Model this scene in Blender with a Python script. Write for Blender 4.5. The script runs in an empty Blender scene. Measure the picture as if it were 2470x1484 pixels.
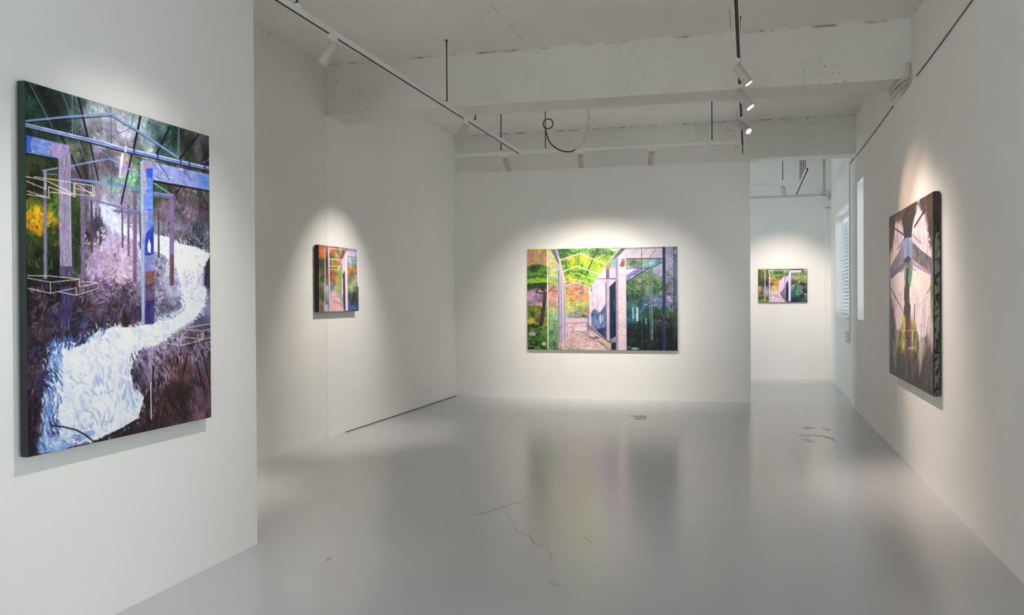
import bpy, bmesh, math, random
import numpy as np
from mathutils import Vector, Matrix
random.seed(7)
scene = bpy.context.scene
COL = scene.collection

# ------------------------------------------------------------------ camera, sky, exposure
cam_data = bpy.data.cameras.new('camera')
cam_data.sensor_width = 36.0
cam_data.lens = 2180.0 / 2470.0 * 36.0
cam_data.clip_start, cam_data.clip_end = 0.05, 200
camera = bpy.data.objects.new('camera', cam_data)
COL.objects.link(camera)
RC = [[0.967135, -0.003497, -0.254238], [0.254199, -0.008873, 0.967111], [-0.005638, -0.999955, -0.007692]]
camera.matrix_world = Matrix((
    (RC[0][0], -RC[0][1], -RC[0][2], 0.0),
    (RC[1][0], -RC[1][1], -RC[1][2], 0.0),
    (RC[2][0], -RC[2][1], -RC[2][2], 1.55),
    (0, 0, 0, 1)))
scene.camera = camera

SKY = 3.2                    # overcast daylight outside the windows
LAMP = 1.0                   # common factor on all track spotlights
world = bpy.data.worlds.new('overcast_sky')
scene.world = world
world.use_nodes = True
bg = world.node_tree.nodes['Background']
bg.inputs['Color'].default_value = (0.88, 0.94, 1.0, 1)
bg.inputs['Strength'].default_value = SKY
vs = scene.view_settings
vs.view_transform = 'Standard'
vs.look = 'None'
vs.exposure = 1.24
vs.gamma = 1.0
vs.use_curve_mapping = False
cy = scene.cycles
cy.use_denoising = True
cy.max_bounces = 14
cy.diffuse_bounces = 8
cy.glossy_bounces = 5
cy.transparent_max_bounces = 8
cy.caustics_reflective = False
cy.caustics_refractive = False
cy.sample_clamp_indirect = 4.0

def portal(name, loc, size_y, size_z, toward):
    d = bpy.data.lights.new(name, 'AREA')
    d.shape = 'RECTANGLE'; d.size = size_y; d.size_y = size_z
    d.cycles.is_portal = True
    o = bpy.data.objects.new(name, d)
    COL.objects.link(o)
    o.location = loc
    o.rotation_euler = Vector(toward).to_track_quat('-Z', 'Z').to_euler()
    return o
portal('daylight_portal', (1.66, 1.1, 1.0), 3.2, 1.2, (-1, 0, 0))
portal('daylight_portal', (-0.8, -5.02, 1.35), 3.8, 2.5, (0, 1, 0))
portal('daylight_portal', (1.66, 16.1, 2.15), 2.3, 1.75, (-1, 0, 0))
portal('daylight_portal', (-4.86, 16.2, 2.2), 2.0, 2.0, (1, 0, 0))
portal('daylight_portal', (1.84, 12.79, 2.2), 0.68, 1.82, (-1, 0, 0))

# ------------------------------------------------------------------ helpers
def lin(c):
    c = np.asarray(c, float) / 255.0
    return np.where(c <= 0.04045, c / 12.92, ((c + 0.055) / 1.055) ** 2.4)

def link(name, me, parent=None, mat=None):
    o = bpy.data.objects.new(name, me)
    COL.objects.link(o)
    if parent is not None:
        o.parent = parent
    if mat is not None and me is not None:
        me.materials.append(mat)
    return o

def from_bm(name, bm, mat=None, parent=None, smooth=False):
    me = bpy.data.meshes.new(name)
    bmesh.ops.recalc_face_normals(bm, faces=bm.faces)
    bm.to_mesh(me); bm.free()
    if smooth:
        for p in me.polygons: p.use_smooth = True
    return link(name, me, parent, mat)

def bm_box(lo, hi, bev=0.0, seg=2):
    bm = bmesh.new()
    lo, hi = Vector(lo), Vector(hi)
    bmesh.ops.create_cube(bm, size=1.0)
    for v in bm.verts:
        v.co = Vector((lo[i] + (v.co[i] + 0.5) * (hi[i] - lo[i]) for i in range(3)))
    if bev:
        bmesh.ops.bevel(bm, geom=bm.edges[:], offset=bev, segments=seg, profile=0.5, affect='EDGES')
    return bm

def box(name, lo, hi, mat, parent=None, bev=0.0, seg=2):
    return from_bm(name, bm_box(lo, hi, bev, seg), mat, parent)

def bm_lathe(profile, n=24, close=False):
    """profile: list of (r, z) along +Z"""
    bm = bmesh.new()
    rings = []
    for r, z in profile:
        if r < 1e-6:
            rings.append([bm.verts.new((0, 0, z))])
        else:
            rings.append([bm.verts.new((r * math.cos(2 * math.pi * k / n), r * math.sin(2 * math.pi * k / n), z)) for k in range(n)])
    for a, b in zip(rings[:-1], rings[1:]):
        for k in range(n):
            k2 = (k + 1) % n
            if len(a) == 1 and len(b) == 1: continue
            if len(a) == 1: bm.faces.new((a[0], b[k], b[k2]))
            elif len(b) == 1: bm.faces.new((a[k], b[0], a[k2]))
            else: bm.faces.new((a[k], b[k], b[k2], a[k2]))
    return bm

def tube(name, pts, r, mat, parent=None, n=10):
    """a bent round tube through pts, parallel-transported"""
    pts = [Vector(p) for p in pts]
    bm = bmesh.new(); rings = []
    t0 = (pts[1] - pts[0]).normalized()
    u = t0.orthogonal().normalized()
    for i, p in enumerate(pts):
        if i == 0: t = t0
        elif i == len(pts) - 1: t = (pts[i] - pts[i - 1]).normalized()
        else: t = ((pts[i + 1] - p).normalized() + (p - pts[i - 1]).normalized()).normalized()
        u = (u - t * u.dot(t)).normalized(); w = t.cross(u)
        rings.append([bm.verts.new(p + (u * math.cos(2 * math.pi * k / n) + w * math.sin(2 * math.pi * k / n)) * r) for k in range(n)])
    for a, b in zip(rings[:-1], rings[1:]):
        for k in range(n):
            bm.faces.new((a[k], a[(k + 1) % n], b[(k + 1) % n], b[k]))
    bm.faces.new(rings[0][::-1]); bm.faces.new(rings[-1])
    return from_bm(name, bm, mat, parent, smooth=True)

def smooth_path(pts, sub=6):
    P = [Vector(p) for p in pts]
    P = [2 * P[0] - P[1]] + P + [2 * P[-1] - P[-2]]
    out = []
    for i in range(1, len(P) - 2):
        a, b, c, d = P[i - 1], P[i], P[i + 1], P[i + 2]
        for k in range(sub):
            t = k / sub
            out.append(0.5 * ((2 * b) + (c - a) * t + (2 * a - 5 * b + 4 * c - d) * t * t + (3 * b - a - 3 * c + d) * t ** 3))
    out.append(P[-2])
    return out

def wall_x(name, x0, x1, ys, zs, holes, mat, parent=None):
    """wall slab between x0 and x1 with rectangular holes (y0,y1,z0,z1): one connected mesh"""
    Y = sorted(set([ys[0], ys[1]] + [h[i] for h in holes for i in (0, 1)]))
    Z = sorted(set([zs[0], zs[1]] + [h[i] for h in holes for i in (2, 3)]))
    def solid(i, k):
        if i < 0 or k < 0 or i >= len(Y) - 1 or k >= len(Z) - 1: return False
        cy_, cz = (Y[i] + Y[i + 1]) / 2, (Z[k] + Z[k + 1]) / 2
        return not any(h[0] < cy_ < h[1] and h[2] < cz < h[3] for h in holes)
    bm = bmesh.new(); cache = {}
    def v(x, i, k):
        key = (x, i, k)
        if key not in cache: cache[key] = bm.verts.new((x, Y[i], Z[k]))
        return cache[key]
    for i in range(len(Y) - 1):
        for k in range(len(Z) - 1):
            if not solid(i, k): continue
            for x in (x0, x1):
                bm.faces.new((v(x, i, k), v(x, i + 1, k), v(x, i + 1, k + 1), v(x, i, k + 1)))
            for (di, dk, a, b) in ((-1, 0, (i, k), (i, k + 1)), (1, 0, (i + 1, k), (i + 1, k + 1)), (0, -1, (i, k), (i + 1, k)), (0, 1, (i, k + 1), (i + 1, k + 1))):
                if not solid(i + di, k + dk):
                    bm.faces.new((v(x0, *a), v(x0, *b), v(x1, *b), v(x1, *a)))
    return from_bm(name, bm, mat, parent)

def structure(o):
    o['kind'] = 'structure'
    return o

def thing(name, label, cat, loc=(0, 0, 0), rz=0.0, group=None):
    o = bpy.data.objects.new(name, None)
    o.empty_display_size = 0.1
    COL.objects.link(o)
    o.location = loc; o.rotation_euler = (0, 0, rz)
    return tag(o, label, cat, group)

def tag(o, label, cat, group=None):
    o['label'] = label; o['category'] = cat
    if group: o['group'] = group
    return o

# ------------------------------------------------------------------ materials
class NT:
    def __init__(self, name):
        self.m = bpy.data.materials.new(name); self.m.use_nodes = True
        self.t = self.m.node_tree; self.b = self.t.nodes['Principled BSDF']
    def n(self, typ, **kw):
        x = self.t.nodes.new(typ)
        for k, v in kw.items():
            if hasattr(x, k): setattr(x, k, v)
            else: x.inputs[k].default_value = v
        return x
    def l(self, a, b): self.t.links.new(a, b)

def rgba(c): return (*lin(c), 1)

def plain(name, col, rough=0.5, metal=0.0, bump=0.0, scale=60):
    q = NT(name)
    tc = q.n('ShaderNodeTexCoord')
    no = q.n('ShaderNodeTexNoise', Scale=scale, Detail=3.0)
    q.l(tc.outputs['Object'], no.inputs['Vector'])
    mx = q.n('ShaderNodeMix', data_type='RGBA')
    c = lin(col)
    mx.inputs['A'].default_value = (*(c * 0.93), 1); mx.inputs['B'].default_value = (*np.minimum(c * 1.05, 1), 1)
    q.l(no.outputs['Fac'], mx.inputs['Factor']); q.l(mx.outputs['Result'], q.b.inputs['Base Color'])
    q.b.inputs['Roughness'].default_value = rough; q.b.inputs['Metallic'].default_value = metal
    if bump:
        bp = q.n('ShaderNodeBump', Strength=bump, Distance=0.004)
        q.l(no.outputs['Fac'], bp.inputs['Height']); q.l(bp.outputs['Normal'], q.b.inputs['Normal'])
    return q.m

def plaster(name, col, blotch=0.05, bump=0.12, pits=0.0, crack_z=None, rough=0.75, stain=0.0, seams=None):
    """painted plaster or concrete: blotches, trowel relief, optional pits, dirty joint line at a height, form joints"""
    q = NT(name)
    tc = q.n('ShaderNodeTexCoord')
    big = q.n('ShaderNodeTexNoise', Scale=0.9, Detail=4.0, Roughness=0.55)
    q.l(tc.outputs['Object'], big.inputs['Vector'])
    c = lin(col)
    r = q.n('ShaderNodeMapRange'); r.inputs['From Min'].default_value = 0.3; r.inputs['From Max'].default_value = 0.7
    q.l(big.outputs['Fac'], r.inputs['Value'])
    mx = q.n('ShaderNodeMix', data_type='RGBA')
    mx.inputs['A'].default_value = (*(c * (1 - blotch)), 1); mx.inputs['B'].default_value = (*np.minimum(c * (1 + blotch), 0.95), 1)
    q.l(r.outputs['Result'], mx.inputs['Factor'])
    out = mx.outputs['Result']
    def darken(fac, col2):
        nonlocal out
        m2 = q.n('ShaderNodeMix', data_type='RGBA')
        q.l(fac, m2.inputs['Factor']); q.l(out, m2.inputs['A']); m2.inputs['B'].default_value = rgba(col2)
        out = m2.outputs['Result']
    def ramp(src, a, b, hi=1.0):
        mr = q.n('ShaderNodeMapRange'); mr.inputs['From Min'].default_value = a; mr.inputs['From Max'].default_value = b
        mr.inputs['To Max'].default_value = hi
        q.l(src, mr.inputs['Value']); return mr.outputs['Result']
    def mul(a, b):
        m = q.n('ShaderNodeMath', operation='MULTIPLY'); q.l(a, m.inputs[0]); q.l(b, m.inputs[1]); return m.outputs[0]
    if stain:
        sn = q.n('ShaderNodeTexNoise', Scale=1.7, Detail=2.0); q.l(tc.outputs['Object'], sn.inputs['Vector'])
        darken(ramp(sn.outputs['Fac'], 0.60, 0.68, stain), (150, 146, 132))
    if pits:
        pn = q.n('ShaderNodeTexNoise', Scale=26.0, Detail=2.0, Roughness=0.5); q.l(tc.outputs['Object'], pn.inputs['Vector'])
        pm = q.n('ShaderNodeTexNoise', Scale=1.1, Detail=1.0); q.l(tc.outputs['Object'], pm.inputs['Vector'])
        darken(mul(ramp(pn.outputs['Fac'], 0.63, 0.70, pits), ramp(pm.outputs['Fac'], 0.50, 0.62)), (104, 102, 94))
    if crack_z is not None:
        sep = q.n('ShaderNodeSeparateXYZ'); q.l(tc.outputs['Object'], sep.inputs['Vector'])
        ln = q.n('ShaderNodeTexNoise', Scale=5.0, Detail=4.0); q.l(tc.outputs['Object'], ln.inputs['Vector'])
        dst = q.n('ShaderNodeMath', operation='SUBTRACT'); q.l(sep.outputs['Z'], dst.inputs[0]); dst.inputs[1].default_value = crack_z
        ab = q.n('ShaderNodeMath', operation='ABSOLUTE'); q.l(dst.outputs[0], ab.inputs[0])
        near = ramp(ab.outputs[0], 0.018, 0.003)
        darken(mul(near, ramp(ln.outputs['Fac'], 0.50, 0.64, 0.7)), (104, 100, 90))
    for ax, pos in (seams or []):
        sep = q.n('ShaderNodeSeparateXYZ'); q.l(tc.outputs['Object'], sep.inputs['Vector'])
        ln = q.n('ShaderNodeTexNoise', Scale=1.6, Detail=3.0); q.l(tc.outputs['Object'], ln.inputs['Vector'])
        dst = q.n('ShaderNodeMath', operation='SUBTRACT'); q.l(sep.outputs[ax], dst.inputs[0]); dst.inputs[1].default_value = pos
        ab = q.n('ShaderNodeMath', operation='ABSOLUTE'); q.l(dst.outputs[0], ab.inputs[0])
        darken(mul(ramp(ab.outputs[0], 0.010, 0.003), ramp(ln.outputs['Fac'], 0.46, 0.60, 0.45)), (110, 104, 94))
    q.l(out, q.b.inputs['Base Color'])
    q.b.inputs['Roughness'].default_value = rough
    q.b.inputs['Specular IOR Level'].default_value = 0.3
    fine = q.n('ShaderNodeTexNoise', Scale=7.0, Detail=5.0, Roughness=0.6); q.l(tc.outputs['Object'], fine.inputs['Vector'])
    bp = q.n('ShaderNodeBump', Strength=bump, Distance=0.02)
    q.l(fine.outputs['Fac'], bp.inputs['Height']); q.l(bp.outputs['Normal'], q.b.inputs['Normal'])
    return q.m

def emission(name, col, strength):
    q = NT(name)
    q.b.inputs['Base Color'].default_value = rgba(col)
    q.b.inputs['Emission Color'].default_value = rgba(col)
    q.b.inputs['Emission Strength'].default_value = strength
    return q.m

def floor_material():
    q = NT('grey_epoxy')
    tc = q.n('ShaderNodeTexCoord')
    n1 = q.n('ShaderNodeTexNoise', Scale=0.7, Detail=4.0); q.l(tc.outputs['Object'], n1.inputs['Vector'])
    n2 = q.n('ShaderNodeTexNoise', Scale=5.0, Detail=3.0, Roughness=0.5); q.l(tc.outputs['Object'], n2.inputs['Vector'])
    mx = q.n('ShaderNodeMix', data_type='RGBA')
    mx.inputs['A'].default_value = rgba(FLOOR_A); mx.inputs['B'].default_value = rgba(FLOOR_B)
    q.l(n1.outputs['Fac'], mx.inputs['Factor']); q.l(mx.outputs['Result'], q.b.inputs['Base Color'])
    mr = q.n('ShaderNodeMapRange'); mr.inputs['From Min'].default_value = 0.3; mr.inputs['From Max'].default_value = 0.7
    mr.inputs['To Min'].default_value = 0.20; mr.inputs['To Max'].default_value = 0.23
    q.l(n2.outputs['Fac'], mr.inputs['Value']); q.l(mr.outputs['Result'], q.b.inputs['Roughness'])
    q.b.inputs['Specular IOR Level'].default_value = 0.62
    n3 = q.n('ShaderNodeTexNoise', Scale=2.0, Detail=1.0); q.l(tc.outputs['Object'], n3.inputs['Vector'])
    n4 = q.n('ShaderNodeTexNoise', Scale=9.0, Detail=2.0); q.l(tc.outputs['Object'], n4.inputs['Vector'])
    b0 = q.n('ShaderNodeBump', Strength=0.05, Distance=0.004); q.l(n4.outputs['Fac'], b0.inputs['Height'])
    bp = q.n('ShaderNodeBump', Strength=0.03, Distance=0.02); q.l(b0.outputs['Normal'], bp.inputs['Normal'])
    q.l(n3.outputs['Fac'], bp.inputs['Height']); q.l(bp.outputs['Normal'], q.b.inputs['Normal'])
    return q.m

def glass_material():
    m = bpy.data.materials.new('window_glass'); m.use_nodes = True
    t = m.node_tree; t.nodes.clear()
    o = t.nodes.new('ShaderNodeOutputMaterial'); mx = t.nodes.new('ShaderNodeMixShader')
    tr = t.nodes.new('ShaderNodeBsdfTransparent'); gl = t.nodes.new('ShaderNodeBsdfGlossy'); fr = t.nodes.new('ShaderNodeFresnel')
    tr.inputs['Color'].default_value = (0.93, 0.96, 0.97, 1); gl.inputs['Roughness'].default_value = 0.02; fr.inputs['IOR'].default_value = 1.45
    t.links.new(fr.outputs[0], mx.inputs[0]); t.links.new(tr.outputs[0], mx.inputs[1]); t.links.new(gl.outputs[0], mx.inputs[2])
    t.links.new(mx.outputs[0], o.inputs['Surface'])
    return m

def paint_material(name, rough=0.45):
    q = NT(name)
    at = q.n('ShaderNodeAttribute', attribute_name='paint')
    q.l(at.outputs['Color'], q.b.inputs['Base Color'])
    q.b.inputs['Roughness'].default_value = rough
    q.b.inputs['Specular IOR Level'].default_value = 0.3
    tc = q.n('ShaderNodeTexCoord')
    no = q.n('ShaderNodeTexNoise', Scale=55.0, Detail=3.0); q.l(tc.outputs['Object'], no.inputs['Vector'])
    bp = q.n('ShaderNodeBump', Strength=0.12, Distance=0.004)
    q.l(no.outputs['Fac'], bp.inputs['Height']); q.l(bp.outputs['Normal'], q.b.inputs['Normal'])
    return q.m

WALLC = (240, 239, 236)
FLOOR_A, FLOOR_B = (190, 192, 193), (197, 199, 200)
M_wall = plaster('white_painted_plaster', WALLC, blotch=0.02, bump=0.08)
M_wall_old = plaster('white_painted_concrete', (236, 235, 230), blotch=0.03, bump=0.12, pits=0.12, crack_z=4.215)
M_beam = plaster('stained_white_concrete', (229, 228, 222), blotch=0.05, bump=0.22, pits=0.6, crack_z=4.218, stain=0.09)
M_ceil = plaster('white_ceiling_concrete', (237, 235, 230), blotch=0.03, bump=0.12, pits=0.25, seams=[('X', -0.17), ('X', -2.25), ('Y', 6.9), ('Y', 12.6)])
M_floor = floor_material()
M_white = plain('white_powder_coat', (243, 243, 240), 0.35)
M_trim = plain('white_satin_paint', (228, 228, 224), 0.5)
M_head = plain('warm_white_lamp_housing', (198, 194, 187), 0.45)
M_dark = plain('dark_steel', (46, 44, 38), 0.5, 0.3)
M_slot = plain('black_track_slot', (52, 50, 46), 0.7)
M_glass = glass_material()
M_blind = plain('white_blind_slat', (238, 241, 243), 0.45)
M_pipe = plain('painted_conduit', (206, 203, 194), 0.5)
M_shade = plain('shade_grey', (120, 116, 104), 0.8)  # grey standing in for shade in the wall gap, also on the knockouts
M_lens = emission('warm_lamp_lens', (255, 246, 232), 9.0)
M_lens_o = emission('peach_lamp_lens', (255, 226, 205), 9.0)
M_cable_d = plain('dark_grey_cable', (70, 68, 60), 0.5)
M_cable_w = plain('pale_grey_cable', (214, 216, 212), 0.45)
M_scuff = plain('worn_floor_patch', (170, 168, 164), 0.35)
M_crack = plain('floor_crack_dirt', (150, 148, 142), 0.5)

# ------------------------------------------------------------------ room shell
CZ = 4.23                                   # ceiling height
BZ = 3.655                                  # underside of the concrete beams
XL, XN, XF, XR = -4.62, -3.056, 1.43, 1.50  # far left wall, near left wall, false wall on the right, real right wall
YB1, YP, YF = 9.345, 13.97, 18.27           # near beam, partition, far wall
FILL_LWIN = (15.2, 17.2, 1.2, 3.2)  # unseen opening added for cool daylight in the far bay
floor = structure(box('floor', (-4.95, -5.2, -0.2), (1.95, 18.6, 0.0), M_floor))
ceiling = structure(box('ceiling', (-4.95, -5.2, CZ), (1.95, 18.6, CZ + 0.2), M_ceil))
structure(box('wall_left_near', (-4.62, -5.0, 0.0), (XN, 5.174, CZ), M_wall))
structure(box('wall_left_middle', (-4.85, 5.174, 0.0), (XL, 9.343, CZ), M_wall_old))
structure(box('wall_left_far', (-4.85, 9.347, 0.012), (XL, YP, CZ), M_wall))
structure(box('gap_shade_strip', (-4.85, 9.347, 0.0), (XL - 0.012, YP, 0.012), M_shade))     # grey strip coloured as the shadow in the gap under the board wall
structure(box('trim_2', (XL - 0.01, 9.36, 0.0), (XL + 0.0015, 9.80, 0.016), M_wall))   # the gap is filled at its near end
structure(wall_x('wall_left_back', -4.85, XL, (YP, YF), (0.0, CZ), [FILL_LWIN], M_wall))
structure(box('wall_far', (-4.85, YF, 0.0), (1.85, 18.5, CZ), M_wall))
wn = wall_x('wall_near', 5.0, 5.2, (-3.056, 1.85), (0.0, CZ), [(-2.7, 1.1, 0.1, 2.6)], M_wall)   # unseen wall, its glazed opening added to let in fill daylight
wn.rotation_euler = (0, 0, -math.pi / 2)
structure(wn)
SLOT = (12.44, 13.14, 1.268, 3.128)
WIN = (14.95, 17.25, 1.255, 3.045)
BIGW = (-0.5, 2.7, 0.4, 1.6)
structure(wall_x('wall_right', XR, 1.86, (-5.0, YF), (0.0, CZ), [SLOT, WIN, BIGW], M_wall_old))
structure(wall_x('wall_right_lining', XF, XR, (4.3, 9.735), (0.0, 3.502), [], M_wall))
structure(wall_x('wall_right_lining_far', XF - 0.004, XR, (9.737, 14.02), (0.0, 3.502), [SLOT], M_wall))
structure(box('wall_partition', (XL, YP, 0.0), (0.013, 14.12, 3.617), M_wall))
structure(box('ceiling_beam', (XL, YB1, BZ), (XR, 9.84, CZ), M_beam))
structure(box('ceiling_beam', (XL, YP + 0.012, 3.617), (0.013, 14.39, CZ), M_beam))
structure(box('ceiling_beam', (0.013, YP + 0.012, BZ), (XR, 14.39, CZ), M_beam))
structure(box('ceiling_beam', (XL, 18.21, 3.512), (1.36, YF, CZ), M_ceil))
structure(box('column', (1.385, 18.19, 0.0), (XR, YF, 3.27), M_wall))
structure(box('column', (1.405, 18.17, 3.30), (XR, YF, CZ), M_wall_old))
structure(box('trim_3', (-2.44, 9.41, BZ - 0.012), (-2.29, 9.50, BZ + 0.002), M_beam, bev=0.004))   # formwork scab under the beam

# floor wear: patches where the coating is gone, and hairline cracks
def flat_poly(name, pts, mat, h=0.0012):
    bm = bmesh.new()
    top = [bm.verts.new((x, y, h)) for x, y in pts]
    low = [bm.verts.new((x, y, 0.0)) for x, y in pts]
    bm.faces.new(top)
    for i in range(len(pts)):
        j = (i + 1) % len(pts); bm.faces.new((top[i], low[i], low[j], top[j]))
    return from_bm(name, bm, mat, floor)
def crack(pts, w):
    P = smooth_path([(x, y, 0) for x, y in pts], 5)
    rnd = random.Random(len(pts) * 31 + int(pts[0][1] * 100))
    L_, R_ = [], []
    for i, p in enumerate(P):
        a, b = P[max(0, i - 1)], P[min(len(P) - 1, i + 1)]
        t = (b - a).normalized(); nrm = Vector((-t.y, t.x, 0))
        p = p + nrm * rnd.uniform(-0.010, 0.010)
        f = w * (0.25 + 0.75 * math.sin(math.pi * min(1, max(0, (i + 0.5) / len(P))))) * rnd.uniform(0.6, 1.1) / 2
        L_.append((p + nrm * f)[:2]); R_.append((p - nrm * f)[:2])
    return flat_poly('floor_crack', L_ + R_[::-1], M_crack, 0.0008)
for pts in ([(0.612, 11.394), (0.640, 11.46), (0.676, 11.518), (0.72, 11.42), (0.771, 11.357), (0.70, 11.33), (0.663, 11.297)],
            [(0.818, 11.367), (0.87, 11.40), (0.929, 11.285), (0.90, 11.24), (0.876, 11.204), (0.85, 11.30)],
            [(0.54, 10.728), (0.65, 10.79), (0.776, 10.781), (0.84, 10.73), (0.887, 10.616), (0.901, 10.289), (0.865, 10.519), (0.78, 10.70), (0.66, 10.72)],
            [(0.563, 10.482), (0.62, 10.46), (0.679, 10.268), (0.65, 10.25), (0.612, 10.282)],
            [(-1.578, 12.081), (-1.351, 12.175), (-1.294, 11.754), (-1.45, 11.72), (-1.46, 11.95)],
            [(-2.479, 4.988), (-2.461, 5.001), (-2.440, 4.985), (-2.440, 4.94), (-2.453, 4.92), (-2.47, 4.95)]):
    flat_poly('worn_patch', pts, M_scuff)
for pts, w in (([(-1.95, 6.2), (-1.887, 6.311), (-1.788, 6.525), (-1.744, 6.663), (-1.685, 6.78)], 0.008),
               ([(-1.70, 6.30), (-1.597, 6.077), (-1.513, 5.865), (-1.399, 5.75), (-1.328, 5.59), (-1.208, 5.51)], 0.006),
               ([(-1.203, 5.463), (-1.161, 5.315), (-1.124, 5.192)], 0.007), ([(-1.07, 4.843), (-1.004, 4.785)], 0.006),
               ([(-1.183, 7.24), (-1.143, 7.137)], 0.012), ([(-1.054, 5.822), (-0.976, 5.685)], 0.006)):
    crack(pts, w)

# windows
def window(n, y0, y1, z0, z1, x, mull_y=(), mull_z=()):
    f = 0.05
    root = wall_x('window_%d' % n, x, x + 0.06, (y0, y1), (z0, z1), [(y0 + f, y1 - f, z0 + f, z1 - f)], M_trim)
    structure(root)
    for y in mull_y: box('mullion', (x + 0.005, y - 0.025, z0 + f), (x + 0.055, y + 0.025, z1 - f), M_trim, root)
    for z in mull_z: box('transom', (x + 0.008, y0 + f, z - 0.022), (x + 0.052, y1 - f, z + 0.022), M_trim, root)
    ys = [y0 + f] + list(mull_y) + [y1 - f]
    for a, b in zip(ys[:-1], ys[1:]):
        box('pane', (x + 0.026, a, z0 + f), (x + 0.032, b, z1 - f), M_glass, root)
    return root
window(1, WIN[0], WIN[1], WIN[2], WIN[3], 1.72, mull_y=(16.1,))
window(2, SLOT[0], SLOT[1], SLOT[2], SLOT[3], 1.78)
window(5, FILL_LWIN[0], FILL_LWIN[1], FILL_LWIN[2], FILL_LWIN[3], -4.80, mull_y=(16.25,))  # hidden window added to brighten the far bay
wf = window(4, -2.7, 1.1, 0.1, 2.6, 5.07, mull_y=(-1.43, -0.17))  # unseen glazing added for ambient daylight from the rear
wf.rotation_euler = (0, 0, -math.pi / 2)
window(3, BIGW[0], BIGW[1], BIGW[2], BIGW[3], 1.72, mull_y=(0.57, 1.63))
structure(box('sill_1', (1.462, 14.93, 1.235), (1.72, 17.27, 1.262), M_trim, bev=0.004))

# ------------------------------------------------------------------ venetian blind in the far window
blind = thing('venetian_blind', 'white horizontal slatted blind hanging in the recess of the far window', 'blind', (1.625, 16.1, 1.30))
box('headrail', (-0.028, -1.12, 1.62), (0.028, 1.12, 1.68), M_white, blind, bev=0.004)
slat_me = None
ns = 25
for i in range(ns):
    z = 0.055 + (i + 0.5) * (1.56 / ns)
    if slat_me is None:
        bm = bmesh.new(); V = []
        for y in (-1.11, 1.11):
            for k in range(5):
                a = (k / 4 - 0.5); V.append(bm.verts.new((a * 0.060, y, 0.010 * (0.25 - a * a) * 4 - 0.004 + a * 0.030)))
        for k in range(4): bm.faces.new((V[k], V[k + 1], V[k + 6], V[k + 5]))
        bmesh.ops.solidify(bm, geom=bm.faces[:], thickness=0.002)
        slat = from_bm('slat', bm, M_blind, blind); slat_me = slat.data
    else:
        slat = link('slat', slat_me, blind)
    slat.location = (0, 0, z)
box('bottom_rail', (-0.022, -1.11, 0.0), (0.022, 1.11, 0.03), M_white, blind, bev=0.004)
for y in (-0.85, 0.0, 0.85):
    tube('ladder_cord', [(0.0, y, 0.02), (0.0, y, 1.64)], 0.0022, M_white, blind, 6)

# ------------------------------------------------------------------ light tracks
def rod(parent, x, y, z0, z1):
    r = from_bm('hanger_rod', bm_lathe([(0, z0), (0.0065, z0), (0.0065, z1 - 0.006), (0.016, z1 - 0.006), (0.016, z1 + 0.002), (0, z1 + 0.002)], 10), M_dark, parent)
    r.location = (x, y, 0)
    return r
def track(label, start, end, z, rods, slot_from=0.0):
    """white U channel with a dark slot below, hung on threaded rods; start/end are (x,y), z is the underside"""
    s, e = Vector((*start, 0)), Vector((*end, 0)); d = e - s; L = d.length
    ang = math.atan2(d.y, d.x)
    root = thing('lighting_track', label, 'light track', (start[0], start[1], z), ang, 'white suspended lighting tracks')
    w, h, t = 0.019, 0.042, 0.006
    prof = [(-w, 0), (-w + t, 0), (-w + t, h - 0.012), (w - t, h - 0.012), (w - t, 0), (w, 0), (w, h), (-w, h)]
    bm = bmesh.new()
    A = [bm.verts.new((0, y, zz)) for y, zz in prof]; B = [bm.verts.new((L, y, zz)) for y, zz in prof]
    for i in range(8): bm.faces.new((A[i], A[(i + 1) % 8], B[(i + 1) % 8], B[i]))
    bm.faces.new(A[::-1]); bm.faces.new(B)
    from_bm('channel', bm, M_white, root)
    box('conductor_slot', (0.004, -w + t, 0.004), (L - 0.004, w - t, h - 0.012), M_slot, root)
    box('end_cap', (L, -w, 0.0), (L + 0.008, w, h), M_white, root, bev=0.002)
    for k in rods:
        box('rod_clip', (k - 0.022, -w - 0.004, h - 0.004), (k + 0.022, w + 0.004, h + 0.026), M_white, root, bev=0.003)
        box('clip_plate', (k - 0.02, -0.016, h + 0.026), (k + 0.02, 0.016, h + 0.032), M_dark, root)
        rod(root, k, 0, h + 0.03, CZ - z)
    return root
TZ = 3.53
track('long white track on the left running in depth over the near beam', (-3.0, 4.4), (-3.0, 11.86), TZ, [1.25, 4.43, 5.42])
track('white cross track with three spotlights before the partition wall', (-3.93, 11.90), (-0.118, 11.90), TZ, [0.66, 1.28, 3.47])
track('white track with three tilted spotlights near the right wall', (-0.08, 0.6), (-0.08, 12.05), TZ, [8.27, 11.40])
track('white cross track with one spotlight in the far bay', (-1.2, 16.25), (0.825, 16.25), TZ, [1.98 - 0.22])
track('short white track running in depth along the far bay', (0.865, 14.6), (0.865, 18.0), TZ, [0.5, 1.0, 1.5, 2.0])
# plain steel drop rod at the end of the right track
tag(tube('drop_rod', [(-0.082, 12.35, 3.47), (-0.082, 12.35, CZ)], 0.006, M_dark, None, 8), 'thin dark rod hanging behind the end of the right track', 'rod')

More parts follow.
